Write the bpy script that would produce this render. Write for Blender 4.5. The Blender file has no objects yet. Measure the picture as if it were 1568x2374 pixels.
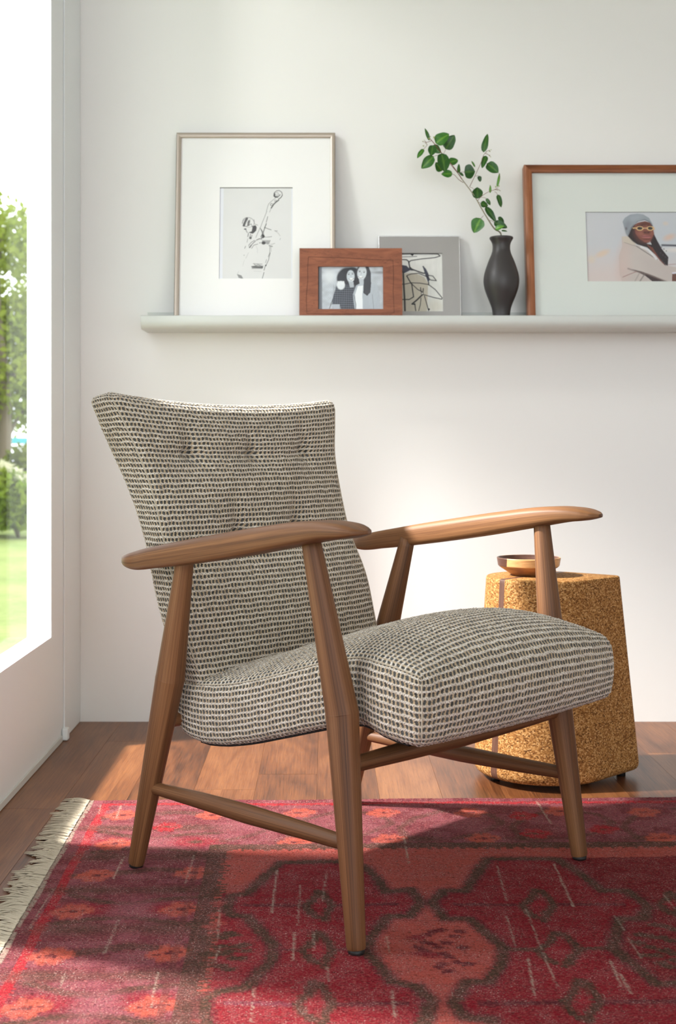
import bpy, bmesh, math, random
import numpy as np
from mathutils import Vector, Matrix
random.seed(7); rng = np.random.default_rng(7)
PI = math.pi
# ------------------------------------------------------------------ camera, world, light, exposure
F, CX, HY, H = 2980.0, 755.0, 1035.7, 0.80     # focal length in pixels of a 1568x2374 frame, lens axis, eye height
C = bpy.context.scene.collection
cam_d = bpy.data.cameras.new('camera'); cam = bpy.data.objects.new('camera', cam_d); C.objects.link(cam)
cam.location = (0, 0, H); cam.rotation_euler = (PI/2, 0, 0)
cam_d.sensor_fit = 'VERTICAL'; cam_d.sensor_height = 36; cam_d.sensor_width = 36
cam_d.lens = 36*F/2374
cam_d.shift_x = (784-CX)/2374; cam_d.shift_y = -(1187-HY)/2374
cam_d.dof.use_dof = True; cam_d.dof.focus_distance = 2.45; cam_d.dof.aperture_fstop = 6.8
bpy.context.scene.camera = cam
S = bpy.context.scene
S.view_settings.view_transform = 'Standard'; S.view_settings.look = 'None'
S.view_settings.gamma = 1; S.view_settings.use_curve_mapping = False
S.view_settings.exposure = 0.0
w = bpy.data.worlds.new('sky'); S.world = w; w.use_nodes = True
bg = w.node_tree.nodes['Background']; bg.inputs[0].default_value = (0.905, 0.955, 1.0, 1); bg.inputs[1].default_value = 3.15
def add_light(name, kind, loc, target, energy, color=(1, 1, 1), **kw):
    d = bpy.data.lights.new(name, kind); o = bpy.data.objects.new(name, d); C.objects.link(o)
    o.location = loc; o.rotation_euler = (Vector(target)-Vector(loc)).to_track_quat('-Z', 'Y').to_euler()
    d.energy = energy; d.color = color
    for k, v in kw.items(): setattr(d, k, v)
    return o
add_light('window_key_lamp', 'SPOT', (-2.15, 2.75, 2.60), (-.20, 2.72, 0), 1550, (1, 0.97, 0.925), spot_size=math.radians(53), spot_blend=.6, shadow_soft_size=.085)
add_light('window_soft_lamp', 'AREA', (-2.25, 2.10, 2.95), (.45, 3.65, 1.25), 25, (1, .985, .96), shape='DISK', size=.42)
add_light('garden_sun', 'SUN', (-3, 20, 12), (-5.2, 12, 4.5), 1.5, (1, 0.97, 0.85), angle=0.01)

# ------------------------------------------------------------------ helpers
def lin(c):
    return tuple(((v/255)/12.92 if v/255 <= .04045 else ((v/255+.055)/1.055)**2.4) for v in c)
def at(x, y, Y):                                # world point seen at a pixel, at depth Y
    return Vector(((x-CX)/F*Y, Y, H-(y-HY)/F*Y))
def fl(x, y):                                   # floor point seen at a pixel
    Y = F*H/(y-HY); return ((x-CX)/F*Y, Y)
def tag(o, label=None, cat=None, group=None, kind=None):
    if label: o['label'] = label
    if cat: o['category'] = cat
    if group: o['group'] = group
    if kind: o['kind'] = kind
    return o
def empty(name, loc=(0, 0, 0), rz=0):
    o = bpy.data.objects.new(name, None); C.objects.link(o); o.location = loc; o.rotation_euler = (0, 0, rz)
    o.empty_display_size = .05
    return o
def link(name, me, m, parent=None, smooth=True):
    o = bpy.data.objects.new(name, me); C.objects.link(o)
    if m: me.materials.append(m)
    if parent: o.parent = parent
    if smooth and len(me.polygons):
        me.polygons.foreach_set('use_smooth', np.ones(len(me.polygons), bool))
    return o
def mesh_np(name, V, Fq, uv=None, col=None):
    me = bpy.data.meshes.new(name); V = np.asarray(V, np.float32); Fq = np.asarray(Fq, np.int32)
    n, k = Fq.shape
    me.vertices.add(len(V)); me.vertices.foreach_set('co', V.ravel())
    me.loops.add(n*k); me.loops.foreach_set('vertex_index', Fq.ravel())
    me.polygons.add(n); me.polygons.foreach_set('loop_start', np.arange(n, dtype=np.int32)*k)
    me.polygons.foreach_set('loop_total', np.full(n, k, np.int32))
    me.update(calc_edges=True)
    if uv is not None:
        l = me.uv_layers.new(name='UVMap'); l.data.foreach_set('uv', np.asarray(uv, np.float32).ravel())
    if col is not None:
        a = me.color_attributes.new('paint', 'FLOAT_COLOR', 'POINT')
        cc = np.ones((len(V), 4), np.float32); cc[:, :3] = col; a.data.foreach_set('color', cc.ravel())
    me.validate()
    return me
def bm_mesh(bm, name='m'):
    me = bpy.data.meshes.new(name); bm.to_mesh(me); bm.free(); return me
def box_bm(bm, x0, x1, y0, y1, z0, z1, bev=0):
    g = bmesh.ops.create_cube(bm, size=1)
    for v in g['verts']:
        v.co = Vector((x0+(v.co.x+.5)*(x1-x0), y0+(v.co.y+.5)*(y1-y0), z0+(v.co.z+.5)*(z1-z0)))
    if bev:
        es = list({e for v in g['verts'] for e in v.link_edges})
        bmesh.ops.bevel(bm, geom=es, offset=bev, segments=2, profile=.5, affect='EDGES')
def box(name, b, m, parent=None, bev=0):
    bm = bmesh.new(); box_bm(bm, *b, bev=bev); return link(name, bm_mesh(bm, name), m, parent, smooth=False)
def boxes(name, bs, m, parent=None, bev=0):
    bm = bmesh.new()
    for b in bs: box_bm(bm, *b, bev=bev)
    return link(name, bm_mesh(bm, name), m, parent, smooth=False)
def catmull(P, n):
    P = [np.array(p, float) for p in P]; P = [2*P[0]-P[1]]+P+[2*P[-1]-P[-2]]; out = []
    for i in range(1, len(P)-2):
        for j in range(n):
            t = j/n; a, b, c, d = P[i-1:i+3]
            out.append(.5*((2*b)+(c-a)*t+(2*a-5*b+4*c-d)*t*t+(-a+3*b-3*c+d)*t**3))
    out.append(P[-2]); return np.array(out)
def tube_me(P, R, seg=20, cap=True, name='tube', facet=0, up=None):
    """round tube along points P with radii R; UV in metres (around, along)"""
    P = np.array(P, float); n = len(P); R = np.array(R, float)
    T = np.gradient(P, axis=0); T /= np.linalg.norm(T, axis=1)[:, None]
    up = np.array(up, float) if up else (np.array([0, 0, 1.]) if abs(T[0][2]) < .9 else np.array([1., 0, 0]))
    U = up-T*(T@up)[:, None]; U /= np.linalg.norm(U, axis=1)[:, None]; W = np.cross(T, U)
    th = np.linspace(0, 2*PI, seg, endpoint=False)
    rr = 1-facet*np.cos(8*th)
    V = (P[:, None]+R[:, None, None]*(U[:, None]*(np.cos(th)*rr)[None, :, None]+W[:, None]*(np.sin(th)*rr)[None, :, None])).reshape(-1, 3)
    L = np.concatenate([[0], np.cumsum(np.linalg.norm(np.diff(P, axis=0), axis=1))])
    Fq, uv = [], []; rm = R.max()
    for i in range(n-1):
        for j in range(seg):
            k = (j+1) % seg
            Fq.append((i*seg+j, i*seg+k, (i+1)*seg+k, (i+1)*seg+j))
            a0, a1 = j/seg*2*PI*rm, (j+1)/seg*2*PI*rm
            uv += [(a0, L[i]), (a1, L[i]), (a1, L[i+1]), (a0, L[i+1])]
    if cap:
        V = np.vstack([V, P[0], P[-1]]); c0, c1 = n*seg, n*seg+1
        for j in range(0, seg, 2):
            Fq.append((c0, (j+2) % seg, (j+1) % seg, j)); b = (n-1)*seg
            Fq.append((c1, b+j, b+(j+1) % seg, b+(j+2) % seg)); uv += [(0, 0), (.01, 0), (.01, .01), (0, .01)]*2
    return mesh_np(name, V, Fq, uv)
def tube(name, P, R, m, parent=None, **k): return link(name, tube_me(P, R, name=name, **k), m, parent)
def lathe(name, prof, m, parent=None, seg=64, loc=(0, 0, 0)):
    V = []; Fq = []
    for r, z in prof:
        for j in range(seg): V.append((r*math.cos(2*PI*j/seg), r*math.sin(2*PI*j/seg), z))
    for i in range(len(prof)-1):
        for j in range(seg):
            k = (j+1) % seg; Fq.append((i*seg+j, i*seg+k, (i+1)*seg+k, (i+1)*seg+j))
    o = link(name, mesh_np(name, V, Fq), m, parent); o.location = loc; return o
def interp(x, pts):
    p = sorted(pts); return np.interp(x, [a for a, b in p], [b for a, b in p])
def smooth_interp(x, pts):                       # monotone-ish smoothed interpolation
    p = sorted(pts); xs = np.array([a for a, b in p]); ys = np.array([b for a, b in p])
    m = np.gradient(ys, xs); x = np.clip(x, xs[0], xs[-1]); i = np.clip(np.searchsorted(xs, x)-1, 0, len(xs)-2)
    h = xs[i+1]-xs[i]; t = (x-xs[i])/h
    return (2*t**3-3*t**2+1)*ys[i]+(t**3-2*t**2+t)*h*m[i]+(-2*t**3+3*t**2)*ys[i+1]+(t**3-t**2)*h*m[i+1]
# ------------------------------------------------------------------ materials
def new_mat(name):
    m = bpy.data.materials.new(name); m.use_nodes = True; nt = m.node_tree
    return m, nt, nt.nodes, nt.nodes['Principled BSDF']
class NT:                                        # small node-graph writer
    def __init__(s, nt): s.t = nt
    def n(s, ty, **kw):
        nd = s.t.nodes.new(ty)
        for k, v in kw.items():
            if k.startswith('i_'):
                key = k[2:]; key = int(key) if key.isdigit() else key.replace('_', ' ')
                s.set(nd, key, v)
            else: setattr(nd, k, v)
        return nd
    def set(s, nd, key, v):
        if isinstance(v, bpy.types.NodeSocket): s.t.links.new(v, nd.inputs[key])
        else: nd.inputs[key].default_value = v
    def math(s, op, a, b=0.5, c=0.0, clamp=False):
        nd = s.t.nodes.new('ShaderNodeMath'); nd.operation = op; nd.use_clamp = clamp
        s.set(nd, 0, a); s.set(nd, 1, b); s.set(nd, 2, c); return nd.outputs[0]
    def mix(s, f, a, b, mode='MIX'):
        nd = s.t.nodes.new('ShaderNodeMix'); nd.data_type = 'RGBA'; nd.blend_type = mode
        s.set(nd, 0, f); s.set(nd, 6, a if isinstance(a, bpy.types.NodeSocket) else (*a[:3], 1)); s.set(nd, 7, b if isinstance(b, bpy.types.NodeSocket) else (*b[:3], 1))
        return nd.outputs[2]
    def noise(s, vec, scale, detail=4, rough=.5, dist=0, out=0):
        nd = s.n('ShaderNodeTexNoise'); s.set(nd, 'Vector', vec); nd.inputs['Scale'].default_value = scale
        nd.inputs['Detail'].default_value = detail; nd.inputs['Roughness'].default_value = rough; nd.inputs['Distortion'].default_value = dist
        return nd.outputs[out]
    def mapping(s, vec, scale=(1, 1, 1), loc=(0, 0, 0), rot=(0, 0, 0)):
        nd = s.n('ShaderNodeMapping'); s.set(nd, 'Vector', vec); nd.inputs['Scale'].default_value = scale
        s.set(nd, 'Location', loc); nd.inputs['Rotation'].default_value = rot; return nd.outputs[0]
    def ramp(s, f, stops):
        nd = s.n('ShaderNodeValToRGB'); s.set(nd, 0, f); e = nd.color_ramp.elements
        while len(e) < len(stops): e.new(.5)
        for i, (p, c) in enumerate(stops): e[i].position = p; e[i].color = (*c[:3], 1) if not isinstance(c, (int, float)) else (c, c, c, 1)
        return nd.outputs[0]
    def bump(s, h, strength, dist=.001, normal=None):
        nd = s.n('ShaderNodeBump'); s.set(nd, 'Height', h); nd.inputs['Strength'].default_value = strength; nd.inputs['Distance'].default_value = dist
        if normal: s.set(nd, 'Normal', normal)
        return nd.outputs[0]
def plain(name, col, rough=.5, metal=0, bump=0, bscale=200, var=0):
    m, nt, N, b = new_mat(name); g = NT(nt); tc = g.n('ShaderNodeTexCoord').outputs['Object']
    b.inputs['Roughness'].default_value = rough; b.inputs['Metallic'].default_value = metal
    c = lin(col)
    if var:
        f = g.noise(tc, 8, 5)
        g.set(b, 'Base Color', g.mix(g.math('MULTIPLY', f, var), c, tuple(x*.6 for x in c)))
    else: b.inputs['Base Color'].default_value = (*c, 1)
    if bump: g.set(b, 'Normal', g.bump(g.noise(tc, bscale, 4), bump))
    return m
def wood(name, dark, mid, light, uv=True, rough=.42, along=(110, 6, 1), rand=False, vein=9.0, ringw=.12):
    m, nt, N, b = new_mat(name); g = NT(nt)
    tcn = g.n('ShaderNodeTexCoord'); tc = tcn.outputs['UV' if uv else 'Object']
    inf = g.n('ShaderNodeObjectInfo').outputs['Random']
    off = g.n('ShaderNodeCombineXYZ'); g.set(off, 0, g.math('MULTIPLY', inf, 13.7)); g.set(off, 1, g.math('MULTIPLY', inf, 31.3)); g.set(off, 2, g.math('MULTIPLY', inf, 7))
    v = g.mapping(tc, (1, 1, 1), off.outputs[0])
    big = g.noise(g.mapping(v, (along[0]*.13, along[1]*.3, 1)), 1, 3, .5, .6)
    # cathedral rings: contour lines of a stretched noise
    rings = g.math('FRACT', g.math('MULTIPLY', g.noise(g.mapping(v, (along[0]*.09, along[1]*.22, 1)), 1, 2, .4, .3), vein))
    rings = g.math('ABSOLUTE', g.math('SUBTRACT', rings, .5)); rings = g.math('MULTIPLY', rings, 2)
    fine = g.noise(g.mapping(v, (along[0]*5, along[1]*1.6, 1)), 1, 4, .65)
    pores = g.noise(g.mapping(v, (along[0]*12, along[1]*5, 1)), 1, 2, .5)
    ctr = lambda x, k: g.math('MULTIPLY', g.math('SUBTRACT', x, .5), k)
    f = g.math('ADD', ctr(rings, ringw), ctr(fine, .85)); f = g.math('ADD', f, ctr(big, .8)); f = g.math('ADD', f, .5)
    if rand: f = g.math('ADD', f, g.math('MULTIPLY', g.math('SUBTRACT', inf, .5), .34))
    col = g.ramp(f, [(.2, lin(dark)), (.5, lin(mid)), (.85, lin(light))])
    col = g.mix(g.ramp(pores, [(.28, .55), (.40, 0.)]), col, tuple(x*.8 for x in lin(dark)))
    g.set(b, 'Base Color', col); b.inputs['Roughness'].default_value = rough
    b.inputs['Specular IOR Level'].default_value = .35
    g.set(b, 'Normal', g.bump(g.math('ADD', fine, pores), .12, .0006))
    return m
M = {}
M['wall'] = plain('warm_white_paint', (238, 237, 234), .75, bump=.05, bscale=160)
M['joinery'] = plain('white_satin_joinery_paint', (236, 241, 242), .5, bump=.02, bscale=90)
M['gap'] = plain('dark_joint_shadow_gap', (60, 55, 48), .9)
M['shelf'] = plain('pale_grey_satin_lacquer', (206, 209, 204), .42)
M['walnut'] = wood('oiled_walnut', (64, 39, 22), (114, 75, 46), (156, 110, 71), rough=.5, along=(110, 1.6, 1))
M['walnut_frame'] = wood('walnut_frame_wood', (84, 42, 22), (138, 78, 45), (176, 110, 68), uv=False, along=(120, 120, 8), rough=.4)
M['floor'] = wood('oiled_floor_boards', (62, 34, 18), (106, 63, 35), (140, 92, 56), uv=False, along=(60, 5, 60), rough=.34, rand=True, vein=9, ringw=.14)
M['black_plastic'] = plain('black_glide_plastic', (28, 25, 24), .5)
M['metal'] = plain('steel_glide', (150, 148, 145), .25, 1)
M['dust_cover'] = plain('black_dust_cover_cloth', (30, 28, 27), .9, bump=.3, bscale=900)

def fabric_mat():
    m, nt, N, b = new_mat('woven_cream_and_slate_basketweave'); g = NT(nt)
    uv = g.n('ShaderNodeTexCoord').outputs['UV']
    wob = g.noise(uv, 60, 2, .5, out=1)
    vv = g.n('ShaderNodeVectorMath', operation='MULTIPLY_ADD'); g.set(vv, 0, wob); vv.inputs[1].default_value = (.0056, .0056, 0)
    sc = g.n('ShaderNodeVectorMath', operation='ADD'); g.set(sc, 0, uv); sc.inputs[1].default_value = (-.0028, -.0028, 0); g.set(vv, 2, sc.outputs[0])
    s = g.n('ShaderNodeSeparateXYZ'); g.set(s, 0, g.mapping(vv.outputs[0], (1/.0084, 1/.0101, 1)))
    u, v = s.outputs[0], s.outputs[1]
    cu, cv = g.math('FRACT', u), g.math('FRACT', v)
    cell = g.n('ShaderNodeCombineXYZ'); g.set(cell, 0, g.math('FLOOR', u)); g.set(cell, 1, g.math('FLOOR', v))
    wn = g.n('ShaderNodeTexWhiteNoise', noise_dimensions='2D'); g.set(wn, 'Vector', cell.outputs[0]); rnd = wn.outputs[0]
    # dark slate blot: a slanted oval in each cell
    dv = g.math('MULTIPLY', g.math('SUBTRACT', cv, .40), 1.42)
    step = g.math('MULTIPLY', g.math('COMPARE', dv, .5, .5), .10)
    du = g.math('MULTIPLY', g.math('SUBTRACT', g.math('SUBTRACT', cu, .50), step), 1.5)
    d4 = g.math('ADD', g.math('POWER', g.math('ABSOLUTE', du), 2.6), g.math('POWER', g.math('ABSOLUTE', dv), 2.6))
    fz = g.noise(uv, 700, 3, .6)
    d4 = g.math('ADD', d4, g.math('MULTIPLY', g.math('SUBTRACT', fz, .5), .38))
    blot = g.n('ShaderNodeMapRange', interpolation_type='SMOOTHSTEP'); g.set(blot, 0, d4); blot.inputs[1].default_value = .07; blot.inputs[2].default_value = .19
    blot.inputs[3].default_value = 1; blot.inputs[4].default_value = 0
    mask = blot.outputs[0]
    # yarns: rows are cream, the posts between blots tan
    row = g.n('ShaderNodeMapRange', interpolation_type='SMOOTHSTEP'); g.set(row, 0, g.math('ABSOLUTE', g.math('SUBTRACT', cv, .40))); row.inputs[1].default_value = .24; row.inputs[2].default_value = .38
    cream = g.mix(rnd, lin((244, 236, 224)), lin((214, 203, 188)))
    tan = g.mix(rnd, lin((212, 190, 156)), lin((186, 160, 124)))
    lc = g.mix(row.outputs[0], tan, cream)
    ply = g.n('ShaderNodeTexWave', wave_type='BANDS', bands_direction='DIAGONAL'); g.set(ply, 'Vector', vv.outputs[0]); ply.inputs['Scale'].default_value = 160; ply.inputs['Distortion'].default_value = 2
    lc = g.mix(g.math('MULTIPLY', ply.outputs[1], .28), lc, lin((138, 122, 102)))
    gap = g.math('ABSOLUTE', g.math('SUBTRACT', g.math('FRACT', g.math('ADD', cu, g.math('MULTIPLY', cv, .6))), .5))
    lc = g.mix(g.math('MULTIPLY', g.ramp(gap, [(.02, .7), (.12, 0.)]), row.outputs[0]), lc, lin((120, 100, 78)))
    dk = g.mix(rnd, lin((28, 32, 36)), lin((70, 76, 80)))
    dk = g.mix(g.math('MULTIPLY', g.noise(uv, 45, 2), .6), dk, lin((74, 66, 52)))
    dk = g.mix(g.ramp(fz, [(.52, 0.), (.68, .75)]), dk, lin((165, 158, 146)))
    g.set(b, 'Base Color', g.mix(mask, lc, dk))
    b.inputs['Roughness'].default_value = .88; b.inputs['Specular IOR Level'].default_value = .25
    b.inputs['Sheen Weight'].default_value = .25; b.inputs['Sheen Roughness'].default_value = .5
    hgt = g.math('SUBTRACT', g.math('ADD', g.math('MULTIPLY', ply.outputs[1], .2), g.math('MULTIPLY', fz, .5)), g.math('MULTIPLY', mask, .9))
    g.set(b, 'Normal', g.bump(hgt, .9, .0022))
    return m
M['fabric'] = fabric_mat()
M['seam'] = plain('cream_seam_thread', (196, 184, 164), .85, bump=.5, bscale=900)

def paint_mat(name, rough=.6, bump=0, spec=.5):
    m, nt, N, b = new_mat(name); g = NT(nt)
    a = g.n('ShaderNodeVertexColor', layer_name='paint')
    g.set(b, 'Base Color', a.outputs[0]); b.inputs['Roughness'].default_value = rough; b.inputs['Specular IOR Level'].default_value = spec
    if bump: g.set(b, 'Normal', g.bump(g.noise(g.n('ShaderNodeTexCoord').outputs['Object'], 600, 3), bump))
    return m
M['print'] = paint_mat('printed_paper')
def glass_mat(name, refl=.07, rough=.02, kf=.5):
    m, nt, N, b = new_mat(name); N.remove(b); g = NT(nt)
    t = g.n('ShaderNodeBsdfTransparent'); gl = g.n('ShaderNodeBsdfGlossy'); gl.inputs['Roughness'].default_value = rough
    lw = g.n('ShaderNodeLayerWeight'); lw.inputs['Blend'].default_value = .5
    mx = g.n('ShaderNodeMixShader'); g.set(mx, 0, g.math('MULTIPLY_ADD', g.math('POWER', lw.outputs['Facing'], 5), kf, refl, clamp=True)); nt.links.new(t.outputs[0], mx.inputs[1]); nt.links.new(gl.outputs[0], mx.inputs[2])
    nt.links.new(mx.outputs[0], N['Material Output'].inputs[0]); return m
M['pane'] = glass_mat('window_glass', .008, kf=.12); M['picture_glass'] = glass_mat('picture_glass', .018, .03)

# ------------------------------------------------------------------ room shell
XL, XO, YB = -0.7175, -0.7645, 3.741                          # inner face of left wall, face of back wall
ZT = 2.75
wb = box('wall_back', (XO, 4.2, YB, YB+.16, -.02, ZT+.1), M['wall']); tag(wb, 'plain warm white painted back wall', kind='structure')
SILL, JAMB, TOP = .302, 3.36, 2.42
W1 = (2.60, JAMB); W2 = (1.25, 2.165)
def wall_boxes(x0, x1, g):                       # g: how much larger than the clear openings
    (a, b), (c, d) = W1, W2
    return [(x0, x1, -2.4, YB, -.02, SILL-g), (x0, x1, -2.4, YB, TOP+g, ZT+.1), (x0, x1, b+g, YB, SILL-g, TOP+g),
            (x0, x1, d+g, a-g, SILL-g, TOP+g), (x0, x1, -2.4, c-g, SILL-g, TOP+g)]
wl = boxes('wall_left', wall_boxes(XO, XL, 0), M['joinery']); tag(wl, 'white painted left wall around the window openings', kind='structure')
for i, (a, b) in enumerate((W1, W2)):
    wn = boxes('window_%d' % (i+1), [(XO-.012, XO+.004, a-.05, b+.05, SILL-.05, SILL-.001), (XO-.012, XO+.004, a-.05, b+.05, TOP+.001, TOP+.05),
               (XO-.012, XO+.004, b+.001, b+.05, SILL-.001, TOP+.001), (XO-.012, XO+.004, a-.05, a-.001, SILL-.001, TOP+.001)], M['joinery'])
    wn.location.x = -.0045
    tag(wn, 'tall white framed window nearest the corner' if i == 0 else 'tall white framed window nearer the viewer', kind='structure')
    box('pane', (XO-.007, XO-.003, a-.02, b+.02, SILL-.02, TOP+.02), M['pane'], wn)
# slim casing board with its joint and the little block at its foot
tr = box('trim_1', (XL+.0002, XL+.0042, JAMB+.155, YB-.001, .001, ZT-.002), M['joinery'], bev=.0012); tag(tr, 'slim white casing board in the corner by the window', kind='structure')
blk = box('foot_block', (XL+.001, XL+.017, JAMB+.130, JAMB+.158, .001, .034), M['joinery'], tr, bev=.004)
bb = box('baseboard_left', (XL+.0003, XL+.005, -2.3, JAMB+.125, .001, .017), M['shelf'], bev=.001); tag(bb, 'thin pale grey strip along the foot of the left wall', kind='structure')
ce = box('ceiling', (XO-.02, 4.2, -2.4, YB+.16, ZT, ZT+.1), M['wall']); tag(ce, 'plain white ceiling', kind='structure')
wr = box('wall_right', (3.0, 3.12, -2.4, YB, -.02, ZT), M['wall']); tag(wr, 'plain warm white painted right wall', kind='structure')
flr = box('floor', (XO-.004, 4.2, -2.4, YB+.1, -.06, -.0145), M['gap']); tag(flr, 'floor of wide oiled wooden boards', kind='structure')
PW = .1435
pm = {}
def plank_mesh(L):
    k = round(L, 2)
    if k not in pm:
        bm = bmesh.new(); box_bm(bm, 0, PW-.0003, 0, L-.0004, -.0145, 0, bev=.0005); pm[k] = bm_mesh(bm, 'plank'); pm[k].materials.append(M['floor'])
    return pm[k]
r2 = random.Random(3)
for i in range(26):
    x = -.594-PW+i*PW if i else -.594-PW
    ends = {1: 3.486, 2: 2.1, 3: 3.0, 11: 3.36, 10: 2.6}
    y = YB
    first = True
    while y > -2.3:
        L = (YB-ends[i] if first and i in ends else r2.choice([.9, 1.2, 1.5, 1.8]))
        if first and i not in ends: L = r2.choice([.6, .9, 1.2, 1.5])
        L = round(L, 2); first = False
        if y-L < -2.35: L = round(y+2.35, 2)
        p = bpy.data.objects.new('plank', plank_mesh(L)); C.objects.link(p); p.parent = flr; p.location = (x, y-L, 0)
        y -= L
# ------------------------------------------------------------------ lounge chair
CH = empty('lounge_chair', (.2702, 2.2564, .0022), .8084)
tag(CH, 'walnut-framed lounge chair with cream and slate woven upholstery standing on the red rug', 'armchair')
def rbox(hx, hy, z0, z1, r, d):
    """rounded box surface grid in metres -> verts, quads, loop uvs, per-vertex uv, face id"""
    lo = np.array([-hx, -hy, z0]); hi = np.array([hx, hy, z1]); size = hi-lo
    n = np.maximum(2, np.round(size/d).astype(int)); Vs, Fs, Us, VU, k0 = [], [], [], [], 0
    for ax in range(3):
        u, v = [i for i in range(3) if i != ax]
        for sgn in (0, 1):
            gu = np.linspace(lo[u], hi[u], n[u]+1); gv = np.linspace(lo[v], hi[v], n[v]+1)
            A, B = np.meshgrid(gu, gv, indexing='ij'); P = np.zeros(A.shape+(3,)); P[..., u] = A; P[..., v] = B; P[..., ax] = (hi if sgn else lo)[ax]
            idx = np.arange(A.size).reshape(A.shape)+k0
            q = np.stack([idx[:-1, :-1], idx[1:, :-1], idx[1:, 1:], idx[:-1, 1:]], -1).reshape(-1, 4)
            flip = (sgn == 0) ^ (ax == 1)
            if flip: q = q[:, ::-1]
            Vs.append(P.reshape(-1, 3)); Fs.append(q); uvp = np.stack([A, B], -1).reshape(-1, 2); VU.append(uvp); k0 += A.size
    V = np.vstack(Vs); Q = np.vstack(Fs); U = np.vstack(VU)
    lu = U[Q.ravel()]
    inn = np.clip(V, lo+r, hi-r); dd = V-inn; ln = np.linalg.norm(dd, axis=1)
    Vr = np.where(ln[:, None] > 1e-9, inn+dd/np.maximum(ln, 1e-9)[:, None]*r, V)
    key = np.round(V*1e5).astype(np.int64); _, first, inv = np.unique(key, axis=0, return_index=True, return_inverse=True); inv = inv.ravel()
    return Vr[first], inv[Q], lu, U[first]
def normals(V, Q):
    a = V[Q[:, 2]]-V[Q[:, 0]]; b = V[Q[:, 3]]-V[Q[:, 1]]; n = np.cross(a, b); N = np.zeros_like(V)
    for k in range(4): np.add.at(N, Q[:, k], n)
    return N/np.maximum(np.linalg.norm(N, axis=1), 1e-12)[:, None]
def weave_relief(V, Q, VU, amp=.0011):
    cu = (VU[:, 0]/.0084) % 1; cv = (VU[:, 1]/.0101) % 1
    hgt = np.cos(2*PI*(cv-.9))*.6+np.cos(2*PI*(cu-.05))*.5
    return V+normals(V, Q)*(hgt*amp+rng.normal(0, .00035, len(V)))[:, None]
seat_top = [(-.12, .440), (-.093, .444), (-.07, .449), (-.02, .455), (.024, .457), (.075, .452), (.145, .434), (.288, .391), (.356, .374), (.445, .362), (.53, .358)]
seat_bot = [(-.12, .330), (-.07, .330), (-.02, .334), (.045, .343), (.115, .328), (.223, .297), (.333, .266), (.40, .253), (.45, .250), (.49, .258), (.53, .285)]
def seat_half(b): return smooth_interp(b, [(-.13, .279), (-.09, .280), (-.04, .280), (0, .276), (.04, .265), (.08, .262), (.3, .262), (.55, .262)])
def seat_warp(P):
    x, y, z = P[:, 0], P[:, 1], P[:, 2]; W0 = .27
    b = -.098+(y+.3)/.6*(.515+.098); fr = np.clip(1-(b+.098)/.14, 0, 1)
    xn = np.clip(np.abs(x)/W0, 0, 1); t = (z+.055)/.11
    crown = .050*(1-xn**2.5)*np.clip((.62-b)/.3, 0, 1)
    belly = .010*(1-xn**2)
    top = smooth_interp(b, seat_top)+crown; bot = smooth_interp(b, seat_bot)-belly*.4
    top = top-.030*fr**2.4*(1-xn**3)
    h = bot+(top-bot)*t
    b2 = b-(fr**2)*(.022*(1-xn**2.2)*np.sin(np.clip(t, 0, 1)*PI*.85+.2)+.006*np.sin(PI*np.clip(t, 0, 1)))
    a = x/W0*seat_half(b)*(1+.018*np.sin(PI*np.clip(t, 0, 1))*np.clip((xn-.8)*5, 0, 1))
    return np.stack([a, b2, h], 1)
V, Q, lu, VU = rbox(.27, .30, -.055, .055, .017, .0027)
V = weave_relief(seat_warp(V), Q, VU)
link('seat_cushion', mesh_np('seat_cushion', V, Q, lu), M['fabric'], CH)
back_f = [(.25, .40), (.33, .432), (.364, .446), (.434, .474), (.52, .503), (.617, .548), (.697, .574), (.796, .608), (.872, .632), (.93, .654)]
back_r = [(.25, .50), (.30, .505), (.397, .532), (.5, .566), (.63, .618), (.721, .664), (.796, .700), (.87, .712), (.93, .716)]
back_w = [(.25, .245), (.36, .258), (.42, .266), (.52, .272), (.62, .266), (.70, .268), (.78, .281), (.85, .304), (.90, .321), (.93, .327)]
tufts = [(-.150, .786), (.014, .784), (.176, .787), (-.072, .622), (.094, .628)]
def back_warp(P):
    x, y, z = P[:, 0], P[:, 1], P[:, 2]; W0 = .28; t = (y+.042)/.084; xn = np.clip(np.abs(x)/W0, 0, 1)
    h = z; W = smooth_interp(h, back_w); a = x/W0*W
    bf = smooth_interp(h, back_f); br = smooth_interp(h, back_r)
    lo = np.clip((h-.33)/.12, 0, 1); hi = np.clip((.90-h)/.10, 0, 1)
    puff = .026*(1-xn**2.2)*lo*np.sqrt(hi)
    for ta, thh in tufts:
        da, dh = a-ta, h-thh; r2_ = da**2+dh**2
        puff = puff-.015*np.exp(-r2_/(2*.012**2))-.015*np.exp(-r2_/(2*.034**2))
        up = np.clip(dh/.10, 0, 1); puff = puff-.012*np.exp(-da**2/(2*.011**2))*(dh > 0)*(1-up)**1.0*np.exp(-r2_/(2*.08**2))
    puff = puff-.0045*(1-xn**4)*np.exp(-(h-.786)**2/(2*.010**2))-.003*np.exp(-(h-.625)**2/(2*.007**2))*(np.abs(a) < .2)
    bf = bf-puff
    b = bf+(br-bf)*t
    dip = .020*(1-xn**2.0)*np.clip((h-.74)/.16, 0, 1)
    return np.stack([a, b, h-dip-.010*t*np.clip((h-.8)/.1, 0, 1)], 1)
V, Q, lu, VU = rbox(.28, .042, .300, .908, .020, .0027)
V = weave_relief(back_warp(V), Q, VU)
link('back_cushion', mesh_np('back_cushion', V, Q, lu), M['fabric'], CH)
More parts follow.
